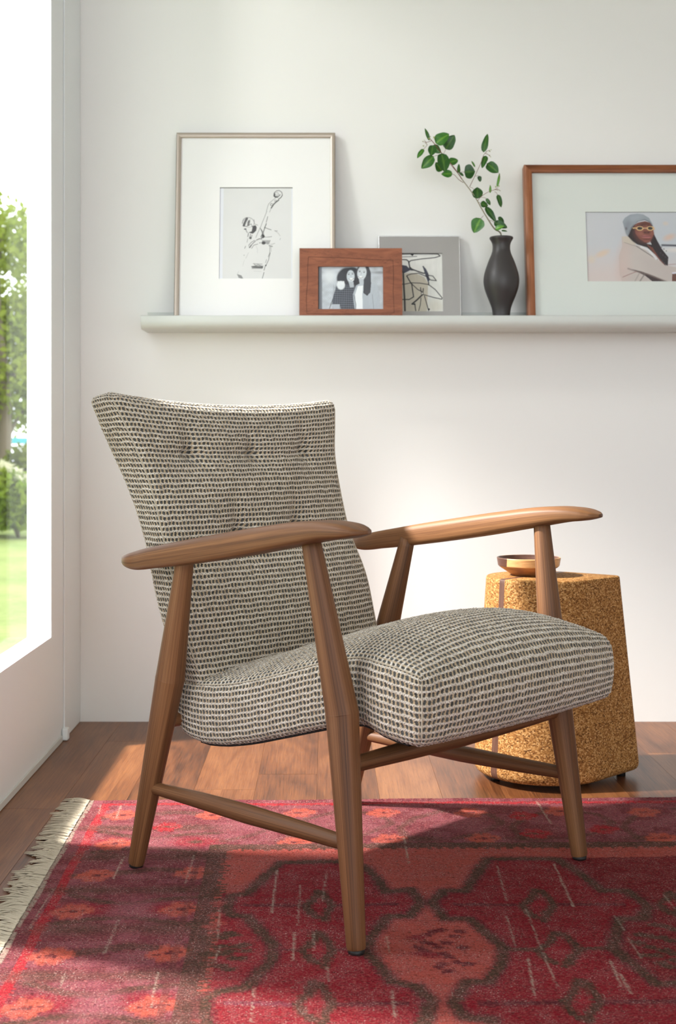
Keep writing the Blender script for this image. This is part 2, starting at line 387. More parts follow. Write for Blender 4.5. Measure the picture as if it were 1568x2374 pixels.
# seams: a thin sewn ridge where side panels meet front panels
def seam_line(warp, pts, r=.0011):
    return tube('seam', warp(np.array(pts)), np.full(len(pts), r), M['seam'], CH, seg=8)
rr = .017*.293-.0004
for s in (-1, 1):
    sx = s*(.27-rr)
    seam_line(seat_warp, [(sx, y, .055-rr) for y in np.linspace(-.3+.017, .24, 60)])
    seam_line(seat_warp, [(sx, -.3+rr, z) for z in np.linspace(-.04, .04, 16)])
    rb = .020*.293-.0004
    seam_line(back_warp, [(s*(.28-rb), -.042+rb, z) for z in np.linspace(.38, .885, 60)])
# underside cloth
bs = np.linspace(-.06, .46, 20); Vd = []
for b in bs:
    hb = float(smooth_interp(b, seat_bot)); W = float(seat_half(b))-.016
    Vd += [(-W, b, hb-.0045), (W, b, hb-.0045), (W, b, hb+.004), (-W, b, hb+.004)]
Fd = [(4*i+j, 4*i+(j+1) % 4, 4*(i+1)+(j+1) % 4, 4*(i+1)+j) for i in range(19) for j in range(4)]
link('dust_cover', mesh_np('dust_cover', Vd, Fd), M['dust_cover'], CH, smooth=False)
def seg_path(pts, n=14):
    P = []; R = []
    for (p, r), (q, r2_) in zip(pts[:-1], pts[1:]):
        for j in range(n): t = j/n; P.append(np.array(p)*(1-t)+np.array(q)*t); R.append(r*(1-t)+r2_*t)
    P.append(np.array(pts[-1][0])); R.append(pts[-1][1]); return P, R
for s in (-1, 1):
    for kind, foot, join, top in (('f', (.321, 0, .007), (.303, .047, .368), (.329, .093, .650)), ('r', (.300, .585, .007), (.300, .484, .371), (.312, .426, .600))):
        f_, j_, t_ = [np.array((s*p[0], p[1], p[2])) for p in (foot, join, top)]
        lj = .004
        P, R = seg_path([(f_, .0148), (f_+(j_-f_)*.01, .0158), (j_+(f_-j_)*.03, .0272), (j_, .0278), (j_+(t_-j_)*.03, .0272), (t_, .0160)])
        lg = tube('leg', P, R, M['walnut'], CH, seg=32, facet=.012)
        d = lathe('glide', [(0, 0), (.0125, 0), (.0135, .002), (.0135, .0085), (0, .0085)], M['black_plastic'], lg, seg=24, loc=tuple(f_-np.array([0, 0, .007])))
    # side stretcher
    P, R = seg_path([((s*.310, .016, .164), .0118), ((s*.305, .12, .163), .0142), ((s*.302, .27, .162), .0168), ((s*.300, .40, .161), .0148), ((s*.300, .535, .159), .0112)])
    tube('stretcher', P, R, M['walnut'], CH, seg=24)
for b, h, nm in ((.037, .285, 'front_rail'), (.505, .287, 'rear_rail')):
    P, R = seg_path([((-.288, b, h), .0130), ((-.15, b, h), .0165), ((0, b, h-.001), .0178), ((.15, b, h), .0165), ((.288, b, h), .0130)])
    tube(nm, P, R, M['walnut'], CH, seg=24)
arm_top = [(-.036, .6665), (-.013, .674), (.035, .679), (.082, .6775), (.183, .665), (.312, .645), (.453, .621), (.55, .602), (.602, .588)]
arm_bot = [(-.036, .662), (-.01, .6555), (.035, .650), (.1, .638), (.246, .611), (.393, .588), (.5, .574), (.56, .568), (.602, .576)]
arm_wid = [(-.036, .006), (-.030, .019), (-.015, .029), (.01, .0345), (.06, .0370), (.12, .0370), (.2, .034), (.33, .028), (.45, .023), (.54, .019), (.585, .014), (.602, .004)]
for s in (-1, 1):
    n, k = 90, 28; V = []; uvv = []; t = (1-np.cos(np.linspace(0, PI, n)))/2; bsx = -.036+t*(.602+.036)
    tp, bt, wd = smooth_interp(bsx, arm_top), smooth_interp(bsx, arm_bot), np.maximum(.002, smooth_interp(bsx, arm_wid))
    for i in range(n):
        ac = s*(.338-.020*np.clip(bsx[i]/.6, 0, 1)); hc, hh = (tp[i]+bt[i])/2, (tp[i]-bt[i])/2
        for j in range(k):
            th = 2*PI*j/k; c_, s_ = math.cos(th), math.sin(th); e = .52
            V.append((ac+wd[i]*math.copysign(abs(c_)**e, c_), bsx[i], hc+hh*math.copysign(abs(s_)**e, s_)+.0015*(abs(c_) < .7)*(s_ > 0)))
    Fq = []; uvs = []
    for i in range(n-1):
        for j in range(k):
            q = (j+1) % k; Fq.append((i*k+j, (i+1)*k+j, (i+1)*k+q, i*k+q) if True else None)
            a0, a1 = j/k*.18, (j+1)/k*.18; uvs += [(a0, bsx[i]), (a0, bsx[i+1]), (a1, bsx[i+1]), (a1, bsx[i])]
    V += [V[0][:2]+(.664,), V[-1][:2]+(.582,)]; V[-2] = (s*.338, -.037, .664); V[-1] = (s*.318, .603, .582)
    for j in range(0, k, 2):
        Fq.append((n*k, j, (j+1) % k, (j+2) % k)); Fq.append((n*k+1, (n-1)*k+(j+2) % k, (n-1)*k+(j+1) % k, (n-1)*k+j)); uvs += [(0, 0), (.01, 0), (.01, .01), (0, .01)]*2
    me = mesh_np('armrest', V, Fq, uvs); bm = bmesh.new(); bm.from_mesh(me); bmesh.ops.recalc_face_normals(bm, faces=bm.faces); bm.to_mesh(me); bm.free()
    link('armrest', me, M['walnut'], CH)

# ------------------------------------------------------------------ painted flat prints (colour per vertex)
class Paint:
    def __init__(s, U, V, base):
        s.U, s.V = U, V; s.c = np.ones(U.shape+(3,))*np.array(lin(base))
    def put(s, m, col, a=1.0):
        m = np.clip(m, 0, 1)[..., None]*a; s.c = s.c*(1-m)+np.array(lin(col))*m
    def inside(s, pts):
        r = np.zeros(s.U.shape, bool); P = pts
        for (x0, y0), (x1, y1) in zip(P, P[1:]+P[:1]):
            if y0 == y1: continue
            c = ((y0 > s.V) != (y1 > s.V)) & (s.U < (x1-x0)*(s.V-y0)/(y1-y0)+x0); r ^= c
        return r
    def poly(s, pts, col, a=1.0): s.put(s.inside(pts).astype(float), col, a)
    def ell(s, cx, cy, rx, ry, col, a=1.0, rot=0, soft=.12):
        c_, s_ = math.cos(math.radians(rot)), math.sin(math.radians(rot)); x, y = s.U-cx, s.V-cy
        d = np.sqrt(((x*c_+y*s_)/rx)**2+((-x*s_+y*c_)/ry)**2); s.put((1+soft-d)/(2*soft), col, a)
    def dist(s, pts):
        d = np.full(s.U.shape, 1e9)
        for (x0, y0), (x1, y1) in zip(pts[:-1], pts[1:]):
            dx, dy = x1-x0, y1-y0; L = dx*dx+dy*dy+1e-9; t = np.clip(((s.U-x0)*dx+(s.V-y0)*dy)/L, 0, 1)
            d = np.minimum(d, np.hypot(s.U-x0-t*dx, s.V-y0-t*dy))
        return d
    def line(s, pts, wd, col, a=1.0, soft=None):
        soft = soft or wd*.35; s.put((wd/2+soft/2-s.dist(pts))/soft, col, a)
    def noise(s, sx, sy, amp, seed=0):
        r = np.random.default_rng(seed); n = r.random((max(2, int(s.U.shape[0]/sx)), max(2, int(s.U.shape[1]/sy))))
        i = np.linspace(0, n.shape[0]-1.001, s.U.shape[0]); j = np.linspace(0, n.shape[1]-1.001, s.U.shape[1])
        I, J = np.meshgrid(i, j, indexing='ij'); a, b = I.astype(int), J.astype(int); fi, fj = I-a, J-b
        v = n[a, b]*(1-fi)*(1-fj)+n[a+1, b]*fi*(1-fj)+n[a, b+1]*(1-fi)*fj+n[a+1, b+1]*fi*fj
        s.c = np.clip(s.c*(1+(v[..., None]-.5)*amp), 0, 1)
def print_mesh(name, wd, hg, u0, u1, v0, v1, draw, base, nx, nz, parent, y=0, x0=None, z0=0):
    gx = np.linspace(0, 1, nx); gz = np.linspace(0, 1, nz); A, B = np.meshgrid(gx, gz, indexing='ij')
    p = Paint(u0+A*(u1-u0), v1-B*(v1-v0), base); draw(p)
    x0 = -wd/2 if x0 is None else x0
    V = np.stack([x0+A*wd, np.full(A.shape, y), z0+B*hg], -1).reshape(-1, 3)
    idx = np.arange(A.size).reshape(A.shape); q = np.stack([idx[:-1, :-1], idx[1:, :-1], idx[1:, 1:], idx[:-1, 1:]], -1).reshape(-1, 4)
    return link(name, mesh_np(name, V, q, None, p.c.reshape(-1, 3)), M['print'], parent, smooth=False)
INK = (38, 38, 42)
def draw_bass(p):
    p.noise(30, 30, .03, 3)
    p.poly([(60, 0), (128, 0), (122, 1800), (50, 1800)], (232, 234, 241)); p.poly([(1372, 0), (1420, 0), (1420, 1800), (1378, 1800)], (228, 230, 236))
    L = lambda pts, w=12, a=.9: p.line(pts, w, INK, a)
    L([(1050, 190), (1060, 130), (1100, 95), (1150, 88), (1195, 120), (1208, 170), (1190, 215), (1140, 250)], 11)
    L([(1062, 140), (1052, 195), (1085, 220), (1130, 205), (1165, 170)], 16); L([(1062, 150), (1070, 205), (1120, 212)], 24)
    L([(1085, 165), (1110, 185), (1140, 160), (1120, 130), (1085, 130)], 8, .7); L([(1208, 180), (1170, 235), (1135, 252)], 13)
    L([(1085, 230), (1010, 290), (955, 345), (935, 410), (915, 480)], 8, .7); L([(1140, 270), (1090, 310), (1050, 350), (1005, 420)], 22)
    p.ell(1082, 285, 20, 20, INK, .8); p.ell(1082, 285, 12, 12, (226, 226, 225)); p.ell(1010, 355, 24, 26, INK, .8); p.ell(1012, 355, 15, 16, (226, 226, 225))
    L([(1000, 430), (975, 500)], 8, .6); L([(925, 480), (880, 600), (840, 700), (820, 760), (760, 890), (725, 980)], 8, .75); L([(940, 585), (925, 650), (915, 690)], 10); L([(915, 715), (890, 790), (865, 870)], 15)
    p.ell(588, 690, 112, 92, INK, .75, 20, .03); p.ell(588, 692, 104, 85, (226, 226, 225), 1, 20, .03)
    L([(470, 710), (500, 650), (545, 618)], 10, .6); L([(560, 620), (530, 680), (505, 750)], 42, .9); L([(600, 670), (585, 740)], 40, .8); L([(620, 640), (570, 700)], 12, .6)
    L([(490, 760), (550, 770), (600, 745), (640, 720), (660, 780)], 10, .8); L([(690, 640), (698, 720), (760, 745)], 9, .7)
    p.poly([(668, 760), (720, 745), (742, 790), (730, 850), (700, 880), (670, 905), (590, 885), (650, 860)], INK, .95); L([(510, 820), (545, 815), (550, 850), (570, 885)], 12, .8); p.ell(532, 818, 20, 14, INK, .9)
    L([(590, 900), (580, 960)], 14, .8); L([(630, 910), (620, 960), (640, 1000), (655, 930)], 12, .8); p.ell(625, 985, 22, 24, INK, .8)
    L([(580, 1000), (565, 1070)], 9, .6); L([(540, 1140), (525, 1180)], 12, .7); p.ell(515, 1310, 9, 9, INK, .6)
    L([(880, 785), (960, 818), (1005, 832)], 11, .85); L([(1070, 850), (1120, 856)], 10, .7); L([(1080, 855), (1130, 890), (1170, 945)], 7, .5); L([(1178, 990), (1165, 1020)], 9, .5); L([(1075, 1085), (1020, 1105), (930, 1100)], 8, .6)
    for i in range(9): L([(800+i*9, 790+i*12), (830+i*3, 850+i*12)], 9, .65)
    p.poly([(835, 930), (870, 915), (895, 960), (870, 985), (840, 990)], INK, .95); L([(880, 970), (950, 968), (1015, 960)], 9, .8); L([(850, 900), (820, 960), (835, 990)], 14)
    for i in range(9): L([(845+i*18, 1030), (850+i*14, 1090)], 10, .8)
    p.ell(868, 1080, 36, 30, INK, .9); L([(740, 1025), (790, 1000), (835, 1005)], 14); L([(700, 1030), (640, 1070), (600, 1120)], 10, .8); L([(720, 1040), (660, 1100), (620, 1165)], 14, .8)
    L([(760, 1100), (690, 1120), (650, 1180)], 10, .8); L([(640, 1120), (610, 1170)], 12); L([(600, 1110), (605, 1170)], 8, .6); L([(790, 1078), (830, 1075)], 9)
    L([(730, 1130), (760, 1200), (755, 1270)], 6, .3); L([(595, 1260), (545, 1370)], 7, .35); L([(520, 1400), (490, 1510)], 6, .25)
    L([(970, 1130), (1030, 1145)], 14, .9); L([(985, 1150), (985, 1260), (955, 1340)], 10, .8); L([(1005, 1150), (1010, 1240)], 7, .6); L([(990, 1265), (960, 1400), (915, 1500)], 10, .85); L([(925, 1390), (905, 1450)], 10, .6)
    L([(905, 1500), (880, 1590)], 11); L([(880, 1630), (848, 1750)], 11, .9); p.ell(912, 1500, 13, 15, INK)
    L([(680, 1465), (760, 1470), (850, 1478)], 9, .8); L([(690, 1605), (830, 1612)], 6, .3); L([(700, 1480), (730, 1500), (780, 1490), (850, 1520)], 13, .8)
    for i in range(9): L([(660+i*22, 1560), (700+i*20, 1510)], 13, .75)
    L([(660, 1525), (850, 1540)], 26, .85); L([(420, 1610), (390, 1670)], 6, .4)
    for i in range(4): L([(395+i*8, 1670+i*18), (470+i*10, 1695+i*18)], 12, .8)
def draw_two(p):
    p.noise(14, 10, .35, 5)
    W = lambda *a, **k: p.ell(*a, **k)
    for i in range(-12, 34):                     # wire fence mesh
        p.line([(260+i*22, 300), (260+i*22+300, 640)], 2.4, (178, 184, 190), .5); p.line([(260+i*22, 640), (260+i*22+300, 300)], 2.4, (178, 184, 190), .5)
    W(330, 300, 50, 60, (236, 240, 243), .6, soft=.5); W(790, 264, 60, 12, (120, 122, 128), .6, soft=.5)
    W(500, 300, 92, 84, (52, 54, 62), soft=.1); W(440, 320, 42, 60, (58, 60, 68), soft=.15); W(575, 345, 44, 62, (50, 52, 60), soft=.15); W(540, 260, 60, 46, (46, 48, 56), soft=.1)
    p.poly([(395, 390), (480, 372), (560, 385), (590, 450), (585, 640), (440, 640), (425, 560), (355, 560), (362, 500)], (70, 74, 84))
    for i in range(12):
        p.line([(370+i*20, 380), (362+i*20, 640)], 6, (128, 134, 145), .45*(i < 11)) if 370+i*20 < 560 else None
    for i in range(12): p.line([(375, 400+i*20), (560, 405+i*20)], 6, (132, 138, 150), .45)
    for i in range(12): p.line([(375, 410+i*20), (560, 415+i*20)], 4, (28, 30, 36), .5)
    p.poly([(360, 562), (425, 562), (412, 640), (375, 640)], (190, 198, 206)); p.line([(362, 510), (332, 600)], 5, (50, 52, 60))
    W(436, 384, 36, 40, (232, 238, 242), soft=.15); 
    for i in range(4): p.line([(412+i*16, 350), (410+i*18, 375)], 12, (238, 243, 246))
    W(525, 300, 36, 58, (206, 214, 221), soft=.08); p.poly([(505, 350), (550, 350), (556, 400), (520, 405)], (185, 193, 200))
    W(532, 328, 22, 13, (246, 249, 250), soft=.2); p.line([(506, 322), (530, 338), (556, 318)], 4, (110, 114, 122)); W(508, 282, 9, 4, (60, 62, 70)); W(542, 278, 9, 4, (60, 62, 70)); p.line([(526, 285), (530, 304)], 3, (150, 156, 164)); p.line([(495, 270), (520, 268)], 3, (90, 92, 100)); p.line([(534, 266), (556, 264)], 3, (90, 92, 100))
    p.poly([(590, 215), (690, 212), (708, 260), (710, 360), (702, 460), (672, 480), (640, 455), (655, 380), (650, 330), (600, 260)], (62, 64, 72)); W(600, 262, 22, 50, (70, 72, 80), soft=.2)
    p.poly([(575, 385), (640, 350), (700, 350), (765, 380), (790, 470), (800, 612), (560, 612), (545, 470)], (186, 194, 202))
    for i in range(26): p.line([(560+i*9, 380), (560+i*9+6, 612)], 2.2, (150, 158, 168), .5)
    for i in range(16): p.line([(690, 380+i*15), (800, 385+i*15)], 2, (225, 231, 236), .5)
    p.poly([(590, 390), (640, 380), (632, 470), (636, 612), (572, 612), (565, 470)], (242, 246, 249)); p.line([(552, 470), (572, 560), (570, 612)], 5, (90, 94, 102)); p.line([(722, 470), (735, 612)], 5, (120, 126, 136), .7)
    p.poly([(645, 330), (700, 300), (712, 360), (704, 450), (675, 482), (640, 455)], (58, 60, 68))
    for i in range(5): p.line([(655+i*10, 300), (650+i*11, 380), (660+i*8, 460)], 3, (100, 103, 112), .6)
    W(628, 268, 42, 66, (214, 221, 227), rot=8, soft=.07); p.poly([(600, 320), (640, 325), (640, 385), (610, 390)], (195, 203, 210))
    W(615, 308, 20, 11, (248, 250, 251), soft=.2); p.line([(592, 300), (614, 317), (640, 306)], 4, (120, 124, 132)); W(608, 256, 9, 4, (60, 62, 70)); W(648, 262, 8, 4, (60, 62, 70)); p.line([(624, 262), (618, 288)], 3, (150, 156, 164)); p.line([(596, 244), (618, 246)], 3, (95, 98, 106)); p.line([(638, 250), (658, 252)], 3, (95, 98, 106))
    p.poly([(228, 200), (262, 200), (266, 620), (228, 620)], (140, 146, 154)); p.poly([(228, 200), (238, 200), (238, 620), (228, 620)], (44, 44, 50))
def draw_abstract(p):
    p.noise(10, 10, .06, 8)
    p.poly([(940, 270), (1060, 262), (1120, 262), (1200, 300), (1235, 360), (1220, 640), (940, 640)], (196, 186, 162), .75); p.ell(1300, 580, 70, 60, (208, 200, 180), .5, soft=.5)
    p.noise(3, 14, .07, 9)
    K = (34, 34, 40); L = lambda pts, w=10: p.line(pts, w, K, 1)
    L([(940, 80), (1060, 76), (1200, 74), (1330, 76), (1350, 96), (1300, 112), (1180, 124), (1080, 140), (1060, 160), (1068, 200), (1100, 232)], 9)
    p.poly([(1070, 74), (1112, 74), (1096, 98)], K); L([(940, 108), (1020, 104), (1135, 100)], 6); L([(940, 128), (1040, 132), (1062, 150)], 11)
    p.poly([(990, 180), (1040, 190), (1070, 220), (1140, 240), (1070, 235), (1020, 262), (950, 255)], (60, 62, 78)); L([(1060, 150), (1070, 215), (1135, 242), (1190, 262), (1230, 262), (1215, 230), (1192, 198)], 12)
    p.poly([(1188, 195), (1215, 215), (1240, 270), (1250, 330), (1235, 352), (1205, 260)], (66, 70, 88)); L([(1240, 282), (1280, 290), (1312, 335), (1260, 328), (1225, 296), (1150, 262), (1080, 270), (1042, 285), (1060, 330), (1090, 370), (1140, 420), (1180, 440)], 8)
    L([(940, 370), (1020, 368), (1080, 355), (1160, 358), (1240, 372), (1300, 420), (1362, 500), (1358, 512), (1280, 495), (1200, 470), (1170, 460)], 8); L([(1008, 250), (1012, 380), (1018, 520), (1020, 622)], 16); L([(1040, 290), (1085, 370), (1100, 490), (1060, 515), (1010, 515), (950, 520)], 10)
    L([(1165, 402), (1170, 440), (1185, 470), (1190, 410)], 9); L([(1180, 470), (1130, 520), (1085, 558), (1110, 560)], 14); L([(1110, 555), (1118, 622)], 9); L([(1168, 500), (1160, 570), (1145, 622)], 7); L([(1200, 480), (1220, 560), (1236, 622)], 8); p.ell(1238, 608, 10, 9, K)
    L([(1240, 350), (1240, 375)], 10); p.ell(1180, 458, 7, 7, (225, 222, 212))
def draw_portrait(p):
    p.c[:] = np.array(lin((206, 208, 212))); g = np.clip((p.V-600)/500, 0, 1)[..., None]; p.c = p.c*(1-g)+np.array(lin((216, 204, 200)))*g
    E_ = p.ell
    E_(1400, 500, 600, 420, (196, 203, 210), .7, soft=.7); E_(380, 760, 110, 45, (224, 200, 176), .8, -25, .5); E_(200, 860, 60, 60, (222, 206, 184), .6, soft=.5); E_(1460, 490, 90, 45, (222, 190, 170), .8, -20, .6); E_(1410, 260, 40, 30, (220, 205, 190), .7, soft=.6)
    p.line([(1340, 622), (1800, 636)], 32, (52, 50, 68), .9, 14); E_(1600, 700, 260, 40, (236, 228, 220), .6, soft=.6)
    coat = (200, 190, 184)
    p.poly([(700, 480), (800, 470), (900, 560), (920, 620), (1000, 640), (1240, 860), (1400, 960), (1600, 1000), (2000, 1060), (2130, 1240), (680, 1240), (640, 1100), (640, 800), (700, 640)], coat)
    E_(720, 900, 110, 330, (214, 190, 182), .7, 8, .6); E_(1000, 850, 260, 200, (206, 198, 192), .6, 20, .6); E_(1250, 1010, 330, 110, (196, 186, 181), .7, 28, .4)
    p.poly([(700, 478), (850, 470), (920, 600), (860, 625), (720, 570)], (208, 198, 184)); p.line([(735, 575), (850, 618), (930, 640)], 9, (150, 136, 130), .8); p.line([(930, 640), (1060, 730), (1250, 860)], 14, (90, 84, 84), .8); p.line([(1000, 650), (1120, 700), (1235, 850)], 30, (228, 228, 230), .9)
    p.poly([(840, 1020), (1000, 1060), (1180, 1130), (1420, 1240), (1180, 1240), (1050, 1130)], (64, 50, 50)); p.line([(780, 1010), (900, 1055), (1080, 1100), (1400, 1230)], 22, (130, 112, 108), .8, 20); p.line([(690, 1150), (820, 1095), (910, 1060)], 14, (160, 122, 118), .8); p.line([(1040, 1100), (960, 1220)], 22, (120, 112, 108), .7); p.line([(960, 1080), (880, 1220)], 20, (150, 140, 134), .5)
    E_(1010, 430, 200, 180, (44, 34, 36), soft=.05)
    p.poly([(840, 300), (900, 300), (960, 480), (1100, 600), (1200, 620), (1300, 640), (1430, 820), (1415, 965), (1340, 920), (1240, 800), (1100, 660), (940, 610), (800, 480)], (46, 36, 40))
    p.poly([(1210, 420), (1260, 540), (1330, 680), (1420, 830), (1400, 960), (1330, 900), (1210, 700), (1150, 560)], (40, 32, 38))
    for i in range(6): p.line([(1110+i*16, 620+i*10), (1200+i*14, 740+i*14), (1300+i*12, 880+i*10), (1350+i*6, 930+i*6)], 11, [(158, 88, 66), (60, 46, 48)][i % 2], .9)
    for i in range(10): p.ell(1290+((i*37) % 130), 620+i*33, 12, 9, (84, 78, 88), .8)
    sk = (126, 74, 62)
    p.poly([(905, 300), (960, 250), (1080, 222), (1170, 250), (1205, 330), (1215, 430), (1180, 520), (1130, 575), (1060, 570), (980, 520), (920, 430)], sk); E_(1050, 400, 130, 150, (142, 86, 74), .6, soft=.5); E_(1010, 430, 60, 40, (166, 106, 92), .6, soft=.6); E_(1180, 420, 30, 50, (158, 98, 84), .5, soft=.6); E_(1080, 270, 90, 30, (82, 46, 40), .7, soft=.5); E_(1110, 350, 24, 60, (150, 94, 78), .6, soft=.5)
    E_(1100, 408, 62, 24, (98, 54, 46), .8, soft=.3); E_(1070, 416, 10, 7, (40, 22, 20)); E_(1128, 414, 10, 7, (40, 22, 20)); E_(1090, 482, 78, 26, (178, 108, 108), 1, 3, .2); p.line([(1015, 472), (1060, 478), (1095, 474), (1165, 476)], 8, (70, 34, 34)); E_(1095, 520, 50, 12, (90, 50, 44), .6, soft=.5); E_(1100, 560, 60, 22, (160, 100, 88), .5, soft=.5)
    for cx, rx in ((992, 58), (1160, 54)):
        E_(cx, 343, rx, 38, (226, 190, 136), soft=.05); E_(cx, 341, rx-15, 26, (58, 50, 48), soft=.06); E_(cx-6, 338, 14, 9, (24, 18, 18)); E_(cx+14, 330, 9, 5, (120, 112, 108), .7)
    p.line([(885, 338), (945, 335)], 16, (226, 190, 136)); p.line([(1048, 340), (1110, 338)], 13, (226, 190, 136)); p.line([(1210, 320), (1225, 360)], 14, (226, 182, 120)); p.line([(950, 296), (1040, 290)], 9, (50, 28, 26)); p.line([(1120, 290), (1185, 300)], 9, (50, 28, 26))
    p.poly([(720, 230), (760, 165), (850, 110), (960, 97), (1060, 110), (1150, 170), (1190, 250), (1205, 310), (1150, 240), (1080, 205), (990, 215), (910, 260), (850, 330), (810, 420), (790, 480), (770, 440), (745, 340)], (152, 160, 168))
    E_(900, 170, 130, 50, (172, 180, 188), .6, -15, .6); E_(800, 300, 40, 110, (136, 142, 150), .6, 10, .6); p.line([(800, 470), (830, 380), (890, 290), (970, 225), (1080, 195), (1150, 230), (1200, 300)], 12, (92, 98, 108), .9); p.line([(812, 440), (850, 350), (905, 280), (980, 222), (1080, 205)], 5, (200, 205, 210), .7); E_(775, 345, 16, 24, (100, 92, 96), .7, soft=.5)
    p.poly([(1480, 1090), (1800, 1080), (1800, 1240), (1470, 1240)], (112, 74, 64)); p.line([(1490, 1085), (1600, 1072), (1800, 1072)], 26, (224, 224, 236)); p.line([(1420, 945), (1540, 935)], 12, (170, 140, 140), .8)
# ------------------------------------------------------------------ picture ledge and what stands on it
SX0, FLH = -.5165, 1.147
prof = [(3.6015, FLH), (3.6015, 1.1655), (3.600, 1.167), (3.5915, 1.167), (3.589, 1.1655), (3.5882, 1.160), (3.5880, 1.154), (3.5884, 1.149), (3.5898, 1.1435), (3.5925, 1.1385), (3.5965, 1.1345), (3.6020, 1.1315), (3.609, 1.1298), (3.618, 1.1294),
        (YB-.0005, 1.131), (YB-.0005, 1.190), (3.7305, 1.190), (3.7305, FLH)]
def extrude_x(name, prof, x0, x1, m, parent=None):
    V = [(x0, y, z) for y, z in prof]+[(x1, y, z) for y, z in prof]; n = len(prof); bm = bmesh.new(); vs = [bm.verts.new(v) for v in V]
    for i in range(n): bm.faces.new((vs[i], vs[(i+1) % n], vs[n+(i+1) % n], vs[n+i]))
    for s in (vs[:n], vs[n:]):
        f = bm.faces.new(s); bmesh.ops.triangulate(bm, faces=[f])
    bmesh.ops.recalc_face_normals(bm, faces=bm.faces); return link(name, bm_mesh(bm, name), m, parent, smooth=False)
sh = extrude_x('picture_ledge', prof, SX0, 2.1, M['shelf']); sh.data.polygons.foreach_set('use_smooth', np.ones(len(sh.data.polygons), bool)); sh.data.set_sharp_from_angle(angle=math.radians(32)); tag(sh, 'long pale grey picture ledge with rounded front lip fixed to the back wall', 'shelf')
def mitred(name, wd, hg, prof, m, root, z0=0):
    """four mitred bars; prof = (inset, y) points of the moulding section"""
    cs = [(-wd/2, 0, 1, 1), (wd/2, 0, -1, 1), (wd/2, hg, -1, -1), (-wd/2, hg, 1, -1)]
    for k in range(4):
        a, b = cs[k], cs[(k+1) % 4]; V = []; n = len(prof); fq = []; uv = []
        for c in (a, b):
            for t, y in prof: V.append((c[0]+c[2]*t, y, c[1]+c[3]*t+z0))
        L = math.dist(V[0], V[n]); acc = 0
        for i in range(n):
            j = (i+1) % n; d = math.dist(prof[i], prof[j]); fq.append((i, j, n+j, n+i)); uv += [(acc, 0), (acc+d, 0), (acc+d, L), (acc, L)]; acc += d
        link(name, mesh_np(name, V, fq, uv), m, root, smooth=False)
def mat_board(root, wd, hg, ox0, ox1, oz0, oz1, y, m, t=.002, name='mat'):
    return boxes(name, [(-wd/2, ox0, y, y+t, 0+.004, hg-.004), (ox1, wd/2, y, y+t, .004, hg-.004), (ox0, ox1, y, y+t, .004, oz0), (ox0, ox1, y, y+t, oz1, hg-.004)], m, root)
def leaning(name, xc, y, wd, hg, depth, label, touch=YB-.0015):
    th = math.asin(min(.3, (touch-depth-y)/hg)); o = empty(name, (xc, y, FLH+.0003)); o.rotation_euler = (-th, 0, 0); tag(o, label, 'picture frame'); return o
M['mat_white'] = plain('white_mat_board', (246, 245, 243), .7); M['mat_green'] = plain('pale_green_mat_board', (222, 227, 221), .7); M['champagne'] = plain('champagne_metal', (186, 173, 160), .36, .55, .1, 500)
M['brushed'] = plain('brushed_silver_leaf', (176, 173, 170), .42, .35, .08, 220, .35); M['polished'] = plain('polished_silver_edge', (225, 225, 226), .2, .8); M['paper'] = plain('backing_paper', (70, 62, 55), .9)
M['walnut_bar'] = wood('walnut_moulding', (96, 50, 28), (146, 88, 54), (182, 120, 78), rough=.38, along=(70, 4, 1))
# tall metal frame with the drawing
W_, H_ = .459, .566
f1 = leaning('framed_drawing', -.2015, 3.645, W_, H_, .022, 'tall champagne metal frame with wide white mat around an ink sketch of a bass player')
mitred('frame_bar', W_, H_, [(0, .001), (.003, 0), (.0125, .0025), (.0135, .004), (.0135, .009), (.002, .022), (0, .022)], M['champagne'], f1)
ox0, ox1 = -.0810+.004-.0, .1315+.004; oz0, oz1 = .110, .378
mat_board(f1, W_-.012, H_, -.1032, .1067, .1353, .4051, .009, M['mat_white'])
print_mesh('print', .2129, .2720, 50, 1405, 45, 1775, draw_bass, (225, 225, 224), 250, 310, f1, .0118, -.1048, .1314)
box('glass', (-W_/2+.008, W_/2-.008, .0065, .0080, .008, H_-.008), M['picture_glass'], f1); box('backing', (-W_/2+.004, W_/2-.004, .0145, .018, .004, H_-.004), M['paper'], f1)
# silver leaf frame with the abstract
W_, H_ = .2355, .2695
f3 = leaning('framed_print', .2713, 3.668, W_, H_, .016, 'brushed silver frame with a black-lined abstract print behind the brown frame')
o_ = (-.0661, .0661, .0411, .2174)
boxes('frame_face', [(-W_/2+.0015, o_[0], .0005, .014, .0015, H_-.0015), (o_[1], W_/2-.0015, .0005, .014, .0015, H_-.0015), (o_[0], o_[1], .0005, .014, .0015, o_[2]), (o_[0], o_[1], .0005, .014, o_[3], H_-.0015)], M['brushed'], f3)
mitred('frame_edge', W_, H_, [(0, 0), (.0018, -.0004), (.0018, .016), (0, .016)], M['polished'], f3)
print_mesh('print', .1338, .1785, 945, 1371, 70, 638, draw_abstract, (230, 230, 224), 160, 200, f3, .007, -.0669, .0400)
box('glass', (o_[0], o_[1], .0040, .0052, o_[2], o_[3]), M['picture_glass'], f3); box('backing', (-W_/2+.003, W_/2-.003, .0142, .0156, .003, H_-.003), M['paper'], f3)
